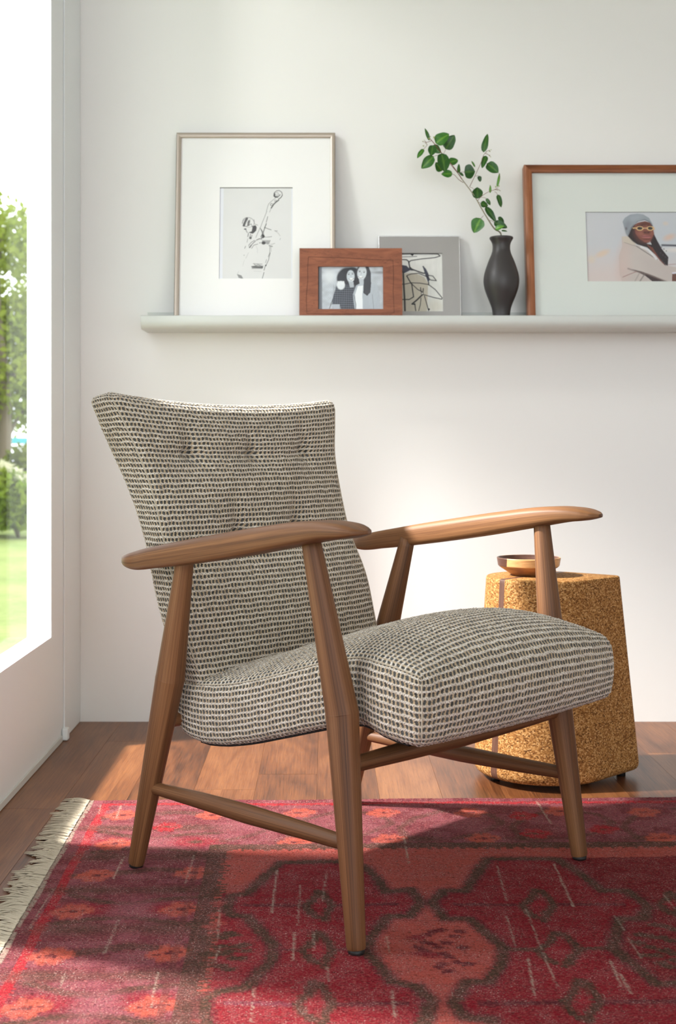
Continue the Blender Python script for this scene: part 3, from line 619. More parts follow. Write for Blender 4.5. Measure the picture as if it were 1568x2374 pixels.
# brown frame with the photograph
def brown_mat():
    m, nt, N, b = new_mat('rust_brown_veneer'); g = NT(nt); tc = g.n('ShaderNodeTexCoord').outputs['Object']
    n1 = g.noise(g.mapping(tc, (14, 14, 60)), 1, 5, .6, 1.2); n2 = g.math('ABSOLUTE', g.math('SUBTRACT', g.noise(g.mapping(tc, (9, 9, 26)), 1, 4, .6, 1.5), .5))
    c = g.ramp(n1, [(.3, lin((122, 68, 44))), (.7, lin((156, 92, 62)))]); c = g.mix(g.ramp(n2, [(.0, .45), (.010, 0.)]), c, lin((80, 44, 28)))
    g.set(b, 'Base Color', c); b.inputs['Roughness'].default_value = .5; g.set(b, 'Normal', g.bump(n1, .15, .001)); return m
M['brown'] = brown_mat(); M['crease'] = plain('dark_scored_line', (78, 42, 28), .7)
W_, H_ = .2905, .2165
f2 = leaning('framed_photograph', .0715, 3.6120, W_, H_, .016, 'small rust brown frame with a black and white photograph of two women', touch=3.655)
o_ = (-.0921, .0911, .0405, .1640)
boxes('frame_face', [(-W_/2, o_[0], 0, .016, 0, H_), (o_[1], W_/2, 0, .016, 0, H_), (o_[0], o_[1], 0, .016, 0, o_[2]), (o_[0], o_[1], 0, .016, o_[3], H_)], M['brown'], f2)
sc_ = lambda x, y: ((x-528)/3.92/2980*3.62*1.0, (665-y)/3.92/2980*3.615+.0243)
ring = [(142, 125), (420, 132), (600, 142), (750, 152), (912, 156), (918, 300), (912, 450), (922, 645), (700, 655), (420, 660), (128, 655), (122, 500), (136, 350), (134, 220), (142, 125)]
tube('scored_line', [(sc_(x, y)[0], -.00005, sc_(x, y)[1]) for x, y in ring], [.00055]*len(ring), M['crease'], f2, seg=6, up=(0, 1, 0))
print_mesh('photograph', .1850, .1256, 226, 823, 208, 614, draw_two, (196, 203, 210), 240, 165, f2, .0075, -.0930, .0396)
box('glass', (o_[0], o_[1], .0040, .0052, o_[2], o_[3]), M['picture_glass'], f2)
# large walnut frame with the portrait
W_, H_ = .716, .472
f4 = leaning('framed_portrait', .9305, 3.628, W_, H_, .036, 'large walnut frame with pale mat and a colour portrait of a woman in grey beanie')
mitred('frame_bar', W_, H_, [(0, .002), (.002, 0), (.0205, 0), (.022, .0015), (.022, .012), (.008, .036), (0, .036)], M['walnut_bar'], f4)
mat_board(f4, W_-.012, H_, -.1835, .1765, .1273, .3338, .012, M['mat_green'])
print_mesh('photograph', .3661, .2103, 105, 2150, 75, 1250, draw_portrait, (206, 208, 212), 420, 250, f4, .0148, -.1871, .1228)
box('glass', (-W_/2+.010, W_/2-.010, .0085, .0102, .010, H_-.010), M['picture_glass'], f4); box('backing', (-W_/2+.006, W_/2-.006, .018, .022, .006, H_-.006), M['paper'], f4)
# vase
M['vase'] = plain('matte_charcoal_ceramic', (62, 58, 58), .42, bump=.04, bscale=120, var=.25)
vx, vy = .4998, 3.652
k_ = 3.652/2980
pv = [(1340, 27.0), (1345, 27.3), (1358, 27.2), (1380, 24.6), (1410, 21.8), (1440, 20.4), (1470, 20.2), (1500, 20.6), (1550, 23.2), (1600, 27.3), (1700, 34.4), (1800, 39.8), (1870, 41.2), (1950, 39.6), (2050, 33.6), (2150, 26), (2200, 22.7), (2250, 20.8), (2310, 20.0)]
prof = [(r*k_, (2319-y)/5.276*k_+.0205) for y, r in pv]; zz = np.linspace(0, prof[0][1], 70)
zt = prof[0][1]
pr = [(0, .0005)]+[(float(smooth_interp(z, [(b, a) for a, b in prof]+[(0, 20.6*k_)])), float(z)) for z in zz]
pr += [(26.2*k_, zt+.0006), (25.0*k_, zt-.001), (22*k_, zt-.008), (18*k_, zt-.02), (20*k_, zt-.045), (30*k_, zt-.09), (0, zt-.13)]
va = lathe('vase', pr, M['vase'], None, 72, (vx, vy, FLH+.0002)); tag(va, 'matte charcoal waisted vase holding a leafy branch on the picture ledge', 'vase')
# branch
def leaf_mat():
    m, nt, N, b = new_mat('glossy_green_leaf'); g = NT(nt); a = g.n('ShaderNodeVertexColor', layer_name='paint')
    inf = g.n('ShaderNodeObjectInfo').outputs['Color']
    g.set(b, 'Base Color', g.mix(1.0, a.outputs[0], inf, 'MULTIPLY')); b.inputs['Roughness'].default_value = .32; b.inputs['Specular IOR Level'].default_value = .4; return m
M['leaf'] = leaf_mat(); M['stem'] = plain('pale_grey_brown_bark', (158, 150, 128), .7, var=.5); M['twig'] = plain('reddish_twig', (122, 74, 58), .6); M['bud'] = plain('green_bud', (150, 160, 92), .5)
def zb(x, y, d=0): return at(950+x/5.276, 290+y/5.276, 3.652+d)
BR = empty('leafy_branch', (vx, vy, FLH+zt-.1)); tag(BR, 'curved branch with broad green leaves standing in the charcoal vase', 'branch'); B0 = Vector(BR.location)
rel = lambda P: [tuple(Vector(p)-B0) for p in P]
def stem(name, pts, r0, r1, m, dd=0):
    P = catmull([tuple(zb(x, y, d)) for x, y, d in pts], 5); tube(name, rel(P), np.linspace(r0, r1, len(P)), m, BR, seg=10, up=(0, 1, 0))
stem('stem', [(1150, 1700, .01), (1128, 1480, .0), (1115, 1325, -.008), (1040, 1270, -.02), (965, 1160, -.03), (880, 1020, -.03), (825, 920, -.03), (760, 820, -.03), (700, 740, -.03), (640, 660, -.03)], .0022, .0013, M['stem'])
stem('stem', [(640, 660, -.03), (600, 600, -.03), (520, 490, -.03), (400, 350, -.03), (330, 260, -.03), (280, 200, -.03), (250, 165, -.03)], .0013, .0009, M['twig'])
for pts in ([(735, 755, -.03), (800, 620, -.04), (870, 470, -.045), (900, 380, -.045), (940, 325, -.045), (985, 305, -.045)], [(835, 925, -.03), (870, 880, -.035), (950, 825, -.04), (1040, 790, -.045), (1085, 765, -.045)],
            [(660, 705, -.03), (600, 665, -.03), (550, 610, -.03), (515, 600, -.03)], [(600, 600, -.03), (540, 530, -.035), (480, 460, -.035)], [(925, 345, -.045), (960, 360, -.045), (990, 385, -.045)], [(1040, 790, -.045), (1085, 790, -.045), (1108, 803, -.045)],
            [(270, 190, -.03), (210, 210, -.03), (160, 200, -.03)], [(215, 245, -.03), (190, 190, -.03)]):
    stem('twig', pts, .0008, .0005, M['twig'])
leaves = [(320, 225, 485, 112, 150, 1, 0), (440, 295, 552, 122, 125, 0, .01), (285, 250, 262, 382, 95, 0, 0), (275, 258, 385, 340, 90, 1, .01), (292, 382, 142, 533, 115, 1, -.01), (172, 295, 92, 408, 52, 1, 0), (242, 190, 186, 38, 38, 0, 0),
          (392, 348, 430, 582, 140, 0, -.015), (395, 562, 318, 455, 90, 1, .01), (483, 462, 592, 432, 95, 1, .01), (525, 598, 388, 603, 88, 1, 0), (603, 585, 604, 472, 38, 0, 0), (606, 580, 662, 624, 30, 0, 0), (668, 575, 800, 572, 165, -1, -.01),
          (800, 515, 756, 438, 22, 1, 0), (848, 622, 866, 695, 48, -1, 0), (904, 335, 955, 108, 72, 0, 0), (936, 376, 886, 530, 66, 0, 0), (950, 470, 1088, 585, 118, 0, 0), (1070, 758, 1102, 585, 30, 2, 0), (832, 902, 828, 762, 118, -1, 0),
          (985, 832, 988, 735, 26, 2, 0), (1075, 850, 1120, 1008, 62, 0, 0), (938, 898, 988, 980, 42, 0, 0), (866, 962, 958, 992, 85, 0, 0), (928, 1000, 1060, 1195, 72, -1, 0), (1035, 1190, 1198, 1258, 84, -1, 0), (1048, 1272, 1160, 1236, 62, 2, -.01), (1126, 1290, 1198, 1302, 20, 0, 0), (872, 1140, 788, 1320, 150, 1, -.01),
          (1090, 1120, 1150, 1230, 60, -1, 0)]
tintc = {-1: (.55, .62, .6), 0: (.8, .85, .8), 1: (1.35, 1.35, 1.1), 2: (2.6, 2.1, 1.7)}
for bx_, by_, tx_, ty_, wd, tone, dd in leaves:
    rd = -.032+dd; A_ = zb(bx_, by_, rd); dpt = random.uniform(-.012, .012); T_ = zb(tx_, ty_, rd+dpt)
    ax = T_-A_; L = ax.length; ax.normalize(); n0 = Vector((random.uniform(-.3, .3), -1, random.uniform(-.1, .5))); n0 = (n0-ax*n0.dot(ax)).normalized(); sd = ax.cross(n0); hw = wd/5.276*3.62/2980/2*1.12
    V = []; col = []; NT_, NS = 13, 9
    for i in range(NT_):
        t = i/(NT_-1); ww = hw*(math.sin(PI*t**.72)**.62 if 0 < t < 1 else 0)*(1 if t < .8 else 1-.18*(t-.8)/.2); wob = 1+.05*math.sin(9*t+bx_)
        for j in range(NS):
            s_ = (j/(NS-1)*2-1); V.append(A_+ax*L*t+sd*ww*s_*wob+n0*(-.25*hw*(s_*s_)*1.0*-1*.5+.12*L*math.sin(PI*t)*.6)-B0)
            vein = max(0, 1-abs(s_)*7)*.9+.25*max(0, 1-abs(((t*7-abs(s_)*1.6) % 1)-.5)*6)*(abs(s_) < .85)
            cg = np.array(lin((44, 92, 34))); cl = np.array(lin((120, 160, 66))); col.append(cg*(1-vein*.55)+cl*vein*.55)
    q = [(i*NS+j, i*NS+j+1, (i+1)*NS+j+1, (i+1)*NS+j) for i in range(NT_-1) for j in range(NS-1)]
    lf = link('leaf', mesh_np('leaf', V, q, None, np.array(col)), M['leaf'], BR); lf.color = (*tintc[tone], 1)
    # leaf stalk back to the nearest twig
    e = A_+ax*L*.02
for (a, b, c, d) in [(415, 350, 440, 295), (355, 372, 292, 382), (735, 758, 790, 790), (905, 1108, 872, 1140), (880, 885, 938, 898), (1040, 815, 1075, 850), (800, 625, 848, 622), (610, 580, 668, 575), (970, 1165, 1035, 1190), (850, 945, 866, 962), (902, 985, 928, 1000), (215, 245, 172, 295), (895, 460, 950, 470), (1090, 585, 1106, 640)]:
    m_ = ((a+c)/2+6, (b+d)/2-5); tube('stalk', rel([zb(a, b, -.032), zb(*m_, -.034), zb(c, d, -.032)]), [.0005]*3, M['twig'], BR, seg=6, up=(0, 1, 0))
for bx_, by_, s_ in [(240, 165, 11), (300, 152, 12), (255, 140, 6), (160, 200, 6), (180, 185, 5), (170, 255, 8), (195, 222, 5), (980, 320, 8), (998, 302, 5), (978, 372, 7), (992, 390, 5), (940, 330, 5), (1055, 755, 9), (1092, 745, 8), (1072, 795, 5), (1108, 803, 5), (985, 738, 5)]:
    c = zb(bx_, by_, -.034)-B0; r = s_/5.276*3.62/2980*.8; bm = bmesh.new(); bmesh.ops.create_uvsphere(bm, u_segments=8, v_segments=6, radius=r, matrix=Matrix.Translation(c) @ Matrix.Rotation(s_, 4, 'Y') @ Matrix.Diagonal((1, 1, 1.7, 1))); link('bud', bm_mesh(bm, 'bud'), M['bud'], BR)
# ------------------------------------------------------------------ cork side table and bowl
def cork_mat():
    m, nt, N, b = new_mat('pressed_cork'); g = NT(nt); tc = g.n('ShaderNodeTexCoord').outputs['Object']
    v1 = g.n('ShaderNodeTexVoronoi'); g.set(v1, 'Vector', g.mapping(tc, (1, 1, 1.2))); v1.inputs['Scale'].default_value = 310; v1.inputs['Randomness'].default_value = 1
    s = g.n('ShaderNodeSeparateColor'); g.set(s, 0, v1.outputs['Color'])
    n1 = g.noise(tc, 300, 4, .7); f = g.math('ADD', g.math('MULTIPLY', s.outputs[0], .62), g.math('MULTIPLY', n1, .5))
    c = g.ramp(f, [(.22, lin((82, 50, 22))), (.40, lin((132, 86, 42))), (.68, lin((172, 123, 68))), (.95, lin((216, 172, 116)))])
    g.set(b, 'Base Color', c); b.inputs['Roughness'].default_value = .8; b.inputs['Specular IOR Level'].default_value = .2; g.set(b, 'Normal', g.bump(f, .25, .001)); return m
M['cork'] = cork_mat(); M['inlay'] = wood('walnut_inlay', (62, 40, 32), (92, 62, 50), (116, 82, 66), uv=False, along=(160, 160, 12))
TB = empty('side_table', (.535, 3.125, 0)); tag(TB, 'teardrop-shaped pressed cork side table with a dark wood inlay behind the chair', 'side table')
H0, H1 = .014, .486
def outline(cx, r, D, rc, ang=math.radians(2)):
    d = D-rc; al = math.acos((r-rc)/d); P = []; mark = {}
    for t in np.linspace(-al, al, 13): P.append((cx+d*math.cos(ang)+rc*math.cos(t+ang), d*math.sin(ang)+rc*math.sin(t+ang)))
    a = (cx+r*math.cos(al+ang), r*math.sin(al+ang)); last = P[-1]
    for k in range(1, 10): P.append((last[0]+(a[0]-last[0])*k/10, last[1]+(a[1]-last[1])*k/10))
    s1, s2 = math.radians(56), math.radians(217); hw = math.radians(3.6)
    ts = sorted([t for t in np.linspace(al+ang, 2*PI-al+ang, 72) if abs(t-s1) > hw*1.3 and abs(t-s2) > hw*1.3]+[s1-hw, s1+hw, s2-hw, s2+hw])
    for t in ts:
        if t == s1-hw: mark['b'] = len(P)
        if t == s2-hw: mark['f'] = len(P)
        P.append((cx+r*math.cos(t), r*math.sin(t)))
    last = P[-1]; a = P[0]
    for k in range(1, 10): P.append((last[0]+(a[0]-last[0])*k/10, last[1]+(a[1]-last[1])*k/10))
    return P, mark
rings = []
for z, ins in [(H0, .020), (H0+.002, .012), (H0+.006, .006), (H0+.012, .002), (H0+.02, 0)]+[(z, 0) for z in np.linspace(.05, .475, 12)]+[(H1-.004, 0), (H1-.0015, .0010), (H1, .0035)]:
    t = (z-H0)/(H1-H0); P, mk = outline(-.006+(-.010+.006)*t, .168+(.133-.168)*t-ins, .236+(.191-.236)*t-ins, max(.012, .034+(.024-.034)*t-ins)); rings.append([(x, y, z) for x, y in P])
n = len(rings[0]); ib, if_ = mk['b'], mk['f']
V = [p for r in rings for p in r]; body, inl = [], []
for i in range(len(rings)-1):
    for j in range(n):
        k = (j+1) % n; (inl if j in (ib, if_) else body).append((i*n+j, i*n+k, (i+1)*n+k, (i+1)*n+j))
tb0 = (len(rings)-1)*n
topA = [tb0+j for j in range(ib+1, if_+1)]; topB = [tb0+(j % n) for j in range(if_+1, n+ib+1)]; topS = [tb0+ib, tb0+ib+1, tb0+if_, tb0+if_+1]
def ngon_obj(name, faces, m):
    bm = bmesh.new(); vs = [bm.verts.new(v) for v in V]; bm.verts.ensure_lookup_table()
    for f in faces: bm.faces.new([vs[i] for i in f])
    bmesh.ops.delete(bm, geom=[v for v in bm.verts if not v.link_faces], context='VERTS'); big = [f for f in bm.faces if len(f.verts) > 4]; 
    bmesh.ops.recalc_face_normals(bm, faces=bm.faces)
    me = bm_mesh(bm, name); o = link(name, me, m, TB)
    me.set_sharp_from_angle(angle=math.radians(35)); return o
ngon_obj('body', body+[topA, topB, list(range(n))[::-1]], M['cork']); ngon_obj('inlay', inl+[topS], M['inlay'])
for a_ in (20, 110, 200, 290):
    lathe('foot', [(0, 0), (.011, 0), (.011, .0145), (0, .0145)], M['black_plastic'], TB, 16, (-.01+.125*math.cos(math.radians(a_)), .125*math.sin(math.radians(a_)), 0))
lathe('foot', [(0, 0), (.011, 0), (.011, .0145), (0, .0145)], M['black_plastic'], TB, 16, (.185, .005, 0))
def bowl_mat():
    m, nt, N, b = new_mat('segmented_turned_wood'); g = NT(nt); tc = g.n('ShaderNodeTexCoord').outputs['Object']; s = g.n('ShaderNodeSeparateXYZ'); g.set(s, 0, tc)
    gr = g.noise(g.mapping(tc, (30, 30, 260)), 1, 4, .6)
    light = g.ramp(gr, [(.3, lin((186, 134, 84))), (.7, lin((222, 176, 120)))]); mid = g.ramp(gr, [(.3, lin((132, 84, 52))), (.7, lin((178, 124, 78)))]); dk = g.ramp(gr, [(.3, lin((64, 40, 32))), (.7, lin((100, 66, 50)))])
    c = g.mix(g.math('GREATER_THAN', s.outputs[2], .0235), mid, light); wedge = g.math('LESS_THAN', s.outputs[0], -.060); c = g.mix(g.math('MULTIPLY', wedge, g.math('GREATER_THAN', s.outputs[2], .0235)), c, dk)
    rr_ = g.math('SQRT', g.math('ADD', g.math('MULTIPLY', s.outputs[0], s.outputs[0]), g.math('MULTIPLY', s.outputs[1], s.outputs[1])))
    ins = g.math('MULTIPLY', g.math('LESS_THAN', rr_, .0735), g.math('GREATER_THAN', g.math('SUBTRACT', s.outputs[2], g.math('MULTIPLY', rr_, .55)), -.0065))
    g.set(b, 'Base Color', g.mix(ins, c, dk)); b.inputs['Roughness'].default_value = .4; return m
bw = lathe('bowl', [(0, 0), (.037, 0), (.040, .001), (.0715, .0215), (.0745, .0245), (.0775, .0425), (.0765, .0440), (.0735, .0440), (.0725, .042), (.069, .0275), (.05, .0165), (.03, .0085), (0, .0075)], bowl_mat(), None, 72, (.497, 3.142, H1+.0002))
bw.data.set_sharp_from_angle(angle=math.radians(28)); tag(bw, 'shallow turned wooden bowl with a dark rim segment on the cork side table', 'bowl')
# ------------------------------------------------------------------ rug
RO = Vector((-.5345, 2.895)); ra = math.radians(1.25); ru = Vector((math.cos(ra), math.sin(ra))); rv = Vector((math.sin(ra), -math.cos(ra)))
def ruv(p): d = Vector(p)-RO; return (d.dot(ru), d.dot(rv))
RW, RD = 2.44, 1.70
gu = np.concatenate([np.arange(0, 1.55, .0028), np.linspace(1.55, RW, 60)]); gv = np.concatenate([np.arange(0, 1.22, .0028), np.linspace(1.22, RD, 60)])
U, Vv = np.meshgrid(gu, gv, indexing='ij')
def quant(U, V, s=.0058):                        # knots: a jagged offset so edges step like weaving
    r = np.random.default_rng(2); iu, iv = (U/s).astype(int), (V/(s*.8)).astype(int)
    j1 = r.normal(0, .0015, (iu.max()+2, iv.max()+2)); j2 = r.normal(0, .0015, j1.shape)
    return (iu+.5)*s+j1[iu, iv], (iv+.5)*s*.8+j2[iu, iv]
qu, qv = quant(U, Vv)
WINE, RED, SALMON, OLIVE, DRED, MAUVE = (128, 58, 68), (152, 26, 42), (196, 90, 78), (76, 62, 46), (120, 26, 36), (172, 100, 110)
P_ = Paint(qu, qv, WINE)
z1 = lambda x, y: ruv(fl(x/2.9585, 1840+y/2.9585)); z2 = lambda x, y: ruv(fl(450+x/2.851, 1900+y/2.851)); z3 = lambda x, y: ruv(fl(980+x/2.667, 1840+y/2.667))
pp = lambda L: [ruv(fl(x, y)) for x, y in L]
rect = lambda u0, u1, v0, v1, c, a=1.: P_.put(((qu > u0) & (qu < u1) & (qv > v0) & (qv < v1)).astype(float), c, a)
mott = np.random.default_rng(5).random((90, 70)); mi = np.clip((U*28).astype(int), 0, 89); mj = np.clip((Vv*40).astype(int), 0, 69)
P_.put((mott[mi, mj] > .55).astype(float), MAUVE, .45)
fr_u, fr_v = .325, .352                          # inner field starts here
rect(.034, RW-.034, .026, .044, (186, 36, 50)); rect(.034, .054, .026, RD-.02, (186, 36, 50))
rect(fr_u, RW-fr_u, fr_v, RD-.3, SALMON)
# border: dark wavy partitions and blossoms
def flower(u, v, c, s=1.0, eye=(96, 34, 44)):
    for du, dv in ((-.026, 0), (.026, 0), (-.012, -.015), (.014, -.015), (-.014, .015), (.012, .015), (0, 0), (-.036, .004), (.037, -.004)): P_.ell(u+du*s*.72, v+dv*s*1.35, .0100*s, .0150*s, c, .95, soft=.3)
    P_.ell(u, v, .009*s, .007*s, eye, .9, soft=.3); P_.ell(u+.018*s, v-.004*s, .005*s, .004*s, eye, .8); P_.ell(u-.018*s, v+.005*s, .005*s, .004*s, eye, .8)
SAL2 = (208, 96, 76)
def wavy(pts, w=.02, a=.8, c=OLIVE): P_.line(pts, w, c, a, .008)
for k in range(7):                               # left border, running towards the viewer
    v = .115+k*.375
    for uu in (.10, .265):
        P_.ell(uu-.01, v+.055+.04, .075, .020, OLIVE, .75, soft=.6); P_.ell(uu, v+.30-.02, .07, .026, OLIVE, .75, soft=.6)
        P_.ell(uu, v+.190, .052, .030, (160, 34, 52), .9, soft=.35); P_.ell(uu, v+.190, .016, .011, OLIVE, .9, soft=.4)
    wavy([(.07, v+.12), (.13, v+.155), (.18, v+.165), (.24, v+.14), (.31, v+.13)], .018); wavy([(.07, v+.255), (.13, v+.235), (.19, v+.23), (.25, v+.25), (.31, v+.27)], .018)
    wavy([(.06, v+.02), (.15, v+.0), (.2, v-.02), (.3, v+.0)], .026, .7)
    P_.ell(.185, v+.19, .03, .05, MAUVE, .6, soft=.6)
for x, y in ((840, 155), (780, 360), (660, 570), (1330, 550), (500, 815), (1240, 800), (350, 1120), (1160, 1105), (180, 1480), (1050, 1470)): flower(*z1(x, y), SAL2)
for k in range(9):                               # back border, running to the right
    u = .36+k*.235
    wavy([(u, .09), (u+.06, .13), (u+.075, .19), (u+.02, .26), (u-.04, .30)], .017, .65); wavy([(u+.10, .30), (u+.09, .22), (u+.13, .15), (u+.19, .10)], .017, .65)
    P_.ell(u+.12, .30, .05, .018, OLIVE, .7, soft=.5); P_.ell(u+.0, .20, .05, .05, MAUVE, .55, soft=.6)
for x, y in ((284, 1893), (265, 1959), (491, 1892), (694, 1886), (682, 1955), (1092, 1887), (1122, 1947), (1494, 1885), (1535, 1945), (1299, 1883), (890, 1887), (903, 1949)): flower(*ruv(fl(x, y)), SAL2)
for x, y in ((387, 1920), (1212, 1894), (1242, 1935), (1400, 1925)): flower(*ruv(fl(x, y)), (184, 32, 46), .9, OLIVE)
for u in (1.75, 1.95, 2.15): flower(u, .1, SAL2); flower(u+.05, .26, SAL2)
rect(fr_u-.030, fr_u+.004, fr_v-.02, RD-.3, OLIVE, .85); rect(fr_u-.052, fr_u-.04, fr_v-.0, RD-.3, (110, 60, 58), .6)
rect(fr_u-.03, RW-fr_u, fr_v-.028, fr_v+.004, OLIVE, .9)
for k in range(220):                             # comb teeth on the dark lines
    if k % 2: rect(fr_u+.003, fr_u+.016, fr_v+k*.0075, fr_v+k*.0075+.006, OLIVE, .9); rect(fr_u+k*.0115, fr_u+k*.0115+.009, fr_v+.003, fr_v+.014, OLIVE, .85)
# red ground left of and under the first medallion
P_.poly([z1(1545, 690), z2(300, 650), z2(350, 655), z2(530, 840), z2(350, 1125), z2(100, 1190), z2(60, 1290), (fr_u+.02, 1.25), (fr_u+.012, .60)], (156, 36, 48))
A1 = [(570, 292), (740, 288), (960, 285), (1130, 320), (1210, 400), (1275, 490), (1430, 472), (1505, 560), (1420, 650), (1290, 650), (1170, 790), (1130, 880), (1210, 960), (1315, 1085), (1470, 1112), (1568, 1200), (1540, 1310), (1480, 1420), (1200, 1700), (500, 1700), (100, 1430), (65, 1290), (75, 1200), (160, 1150), (350, 1122), (515, 935), (525, 845), (355, 650), (245, 640), (212, 590), (245, 508), (350, 500)]
B1 = [(400, 412), (600, 408), (830, 410), (960, 490), (1110, 605), (1260, 607), (1390, 700), (1370, 780), (1215, 782), (1180, 962), (1240, 1012), (1450, 1190), (1600, 1180), (1750, 1300), (1700, 1500), (1400, 1800), (600, 1800), (420, 1400), (262, 1392), (190, 1300), (285, 1168), (405, 1178), (495, 1050), (505, 960), (290, 782), (140, 782), (60, 682), (140, 605), (262, 610)]
P_.poly([z3(830, 405), z3(1700, 390), z3(1900, 1900), z3(1300, 1700), z3(1450, 1200), z3(1240, 1010), z3(1180, 960), z3(1215, 780), z3(1370, 780), z3(1390, 700), z3(1260, 607), z3(1110, 605)], (132, 24, 36))
for pts, zf in ((A1, z2), (B1, z3)):
    q = [zf(x, y) for x, y in pts]; P_.poly(q, (150, 24, 40)); P_.line(q+[q[0]], .030, (104, 44, 54), .7, .010); P_.line(q+[q[0]], .0185, OLIVE, .95, .006)
# a third medallion carries the design on to the right
q3 = [(u+.62, v) for u, v in [z3(x, y) for x, y in B1]]; P_.poly(q3, (146, 24, 40)); P_.line(q3+[q3[0]], .0185, OLIVE, .95, .006)
rect(RW-fr_u, RW-fr_u+.03, fr_v, RD-.3, OLIVE, .8)
def bar(f, pts, w=.012, c=(98, 36, 46), a=.9): P_.line([f(x, y) for x, y in pts], w, c, a, .006)
bar(z2, [(340, 575), (720, 580)]); bar(z2, [(930, 580), (1340, 570)]); bar(z2, [(540, 870), (700, 875)], .010); bar(z2, [(930, 870), (1130, 868)], .010); bar(z2, [(220, 1225), (640, 1235)], .014, (132, 58, 76)); bar(z2, [(930, 1235), (1400, 1225)], .014)
bar(z3, [(210, 695), (600, 695)]); bar(z3, [(850, 692), (1240, 692)]); bar(z3, [(500, 968), (720, 972)], .014, OLIVE); bar(z3, [(960, 968), (1180, 965)], .014, OLIVE); bar(z3, [(370, 1305), (850, 1300)], .016); bar(z3, [(1110, 1300), (1568, 1295)], .016)
def diamond(f, cx, cy, w, h):                    # broken hooked diamond
    g_ = [[(cx-w*.15, cy-h), (cx-w*.35, cy-h*.45), (cx-w, cy+h*.05), (cx-w*.65, cy+h*.5), (cx-w*.15, cy+h*.8)], [(cx+w*.25, cy-h*.9), (cx+w*.75, cy-h*.35), (cx+w, cy+h*.1), (cx+w*.6, cy+h*.5), (cx+w*.45, cy+h)]]
    for s_ in g_: P_.line([f(x, y) for x, y in s_], .016, OLIVE, .95, .006)
    P_.ell(*f(cx, cy), .012, .010, (176, 40, 54), .8, soft=.4)
diamond(z2, 825, 580, 85, 100); diamond(z2, 820, 870, 95, 115); diamond(z2, 800, 1225, 110, 140); diamond(z3, 715, 695, 95, 95); diamond(z3, 840, 970, 125, 105); diamond(z3, 985, 1290, 105, 130); diamond(z3, 1540, 690, 70, 70)
def blob(f, pts, r, c, a=.95):
    for x, y in pts: P_.ell(*f(x, y), r, r*.8, c, a, soft=.25)
blob(z3, [(30, 880), (70, 860), (110, 850), (20, 930), (60, 940), (100, 960), (150, 930), (200, 890), (230, 860), (40, 1000), (10, 980), (120, 1000), (170, 1020), (220, 1050), (280, 1060), (130, 1060), (100, 1080), (160, 1105), (255, 960), (-20, 900), (-30, 960), (150, 1000)], .0105, (104, 30, 40))
blob(z3, [(-30, 900), (-10, 1000), (60, 1010)], .014, (150, 34, 46))
blob(z3, [(1440, 820), (1500, 830), (1560, 850), (1350, 880), (1400, 890), (1480, 900), (1540, 920), (1330, 930), (1420, 960), (1500, 980), (1568, 1000), (1380, 1010), (1480, 1060), (1530, 1080), (1568, 1040), (1450, 1010)], .012, OLIVE)
blob(z2, [(200, 790), (230, 760), (270, 770), (170, 850), (220, 850), (300, 850), (340, 840), (200, 900), (260, 930), (310, 930), (180, 980), (230, 1000), (100, 900), (350, 880), (240, 880)], .012, OLIVE)
blob(z1, [(1450, 1000), (1400, 1050), (1480, 1100), (1420, 1180), (1540, 980)], .018, OLIVE, .7)
blob(z1, [(1500, 760), (1480, 840), (1440, 920), (1510, 900)], .012, (190, 84, 74), .7)
P_.U = U+np.random.default_rng(9).normal(0, .0009, U.shape); P_.V = Vv
warp = [((280, 1870), (270, 1900)), ((122, 2065), (100, 2100), (72, 2155)), ((275, 2135), (262, 2170), (240, 2215)), ((287, 1990), (275, 2015), (262, 2040)), ((367, 2258), (350, 2340)), ((757, 2028), (748, 2093)), ((643, 2020), (630, 2120)), ((697, 2055), (690, 2150)), ((510, 2195), (498, 2235)),
        ((937, 1945), (948, 2005)), ((1153, 2010), (1178, 2100)), ((1175, 2126), (1195, 2195)), ((1285, 2005), (1330, 2105)), ((1220, 2110), (1255, 2200), (1292, 2290)), ((1456, 2175), (1488, 2225)), ((1437, 2258), (1464, 2308)), ((1425, 2125), (1448, 2160)), ((759, 2247), (762, 2280)), ((1225, 2225), (1240, 2310)), ((897, 2175), (903, 2212)), ((1538, 2075), (1565, 2110)),
        ((1245, 1860), (1278, 1912)), ((450, 1985), (430, 2050)), ((510, 2110), (505, 2180)), ((683, 2165), (680, 2230)), ((727, 2165), (728, 2210)), ((590, 2295), (582, 2374)), ((910, 2300), (916, 2360)), ((148, 2262), (140, 2290)), ((232, 1870), (228, 1890)), ((1415, 2230), (1440, 2290))]
for i, w_ in enumerate(warp): P_.line(pp(w_), .0016 if i % 3 else .0026, (206, 190, 170), .8, .002)
rect(0, .010, 0, RD, (190, 178, 160), .9)
hgt = .0024+np.random.default_rng(4).normal(0, .00035, U.shape)+.0006*np.sin(U*9+Vv*4); hgt[0] = hgt[-1] = 0; hgt[:, 0] = hgt[:, -1] = 0
e_ = np.minimum(U, Vv); hgt = np.where((e_ < .012) & (e_ > 0), hgt+.0012, hgt)
XY = RO.x+U*ru.x+Vv*rv.x, RO.y+U*ru.y+Vv*rv.y
wav = .0022*np.sin(U*11)+.0012*np.sin(U*37+1); XYy = XY[1]+wav*np.clip(1-Vv/.15, 0, 1)
Vr_ = np.stack([XY[0]+.002*np.sin(Vv*23)*np.clip(1-U/.1, 0, 1), XYy, hgt], -1).reshape(-1, 3); idx = np.arange(U.size).reshape(U.shape); q = np.stack([idx[:-1, :-1], idx[:-1, 1:], idx[1:, 1:], idx[1:, :-1]], -1).reshape(-1, 4)
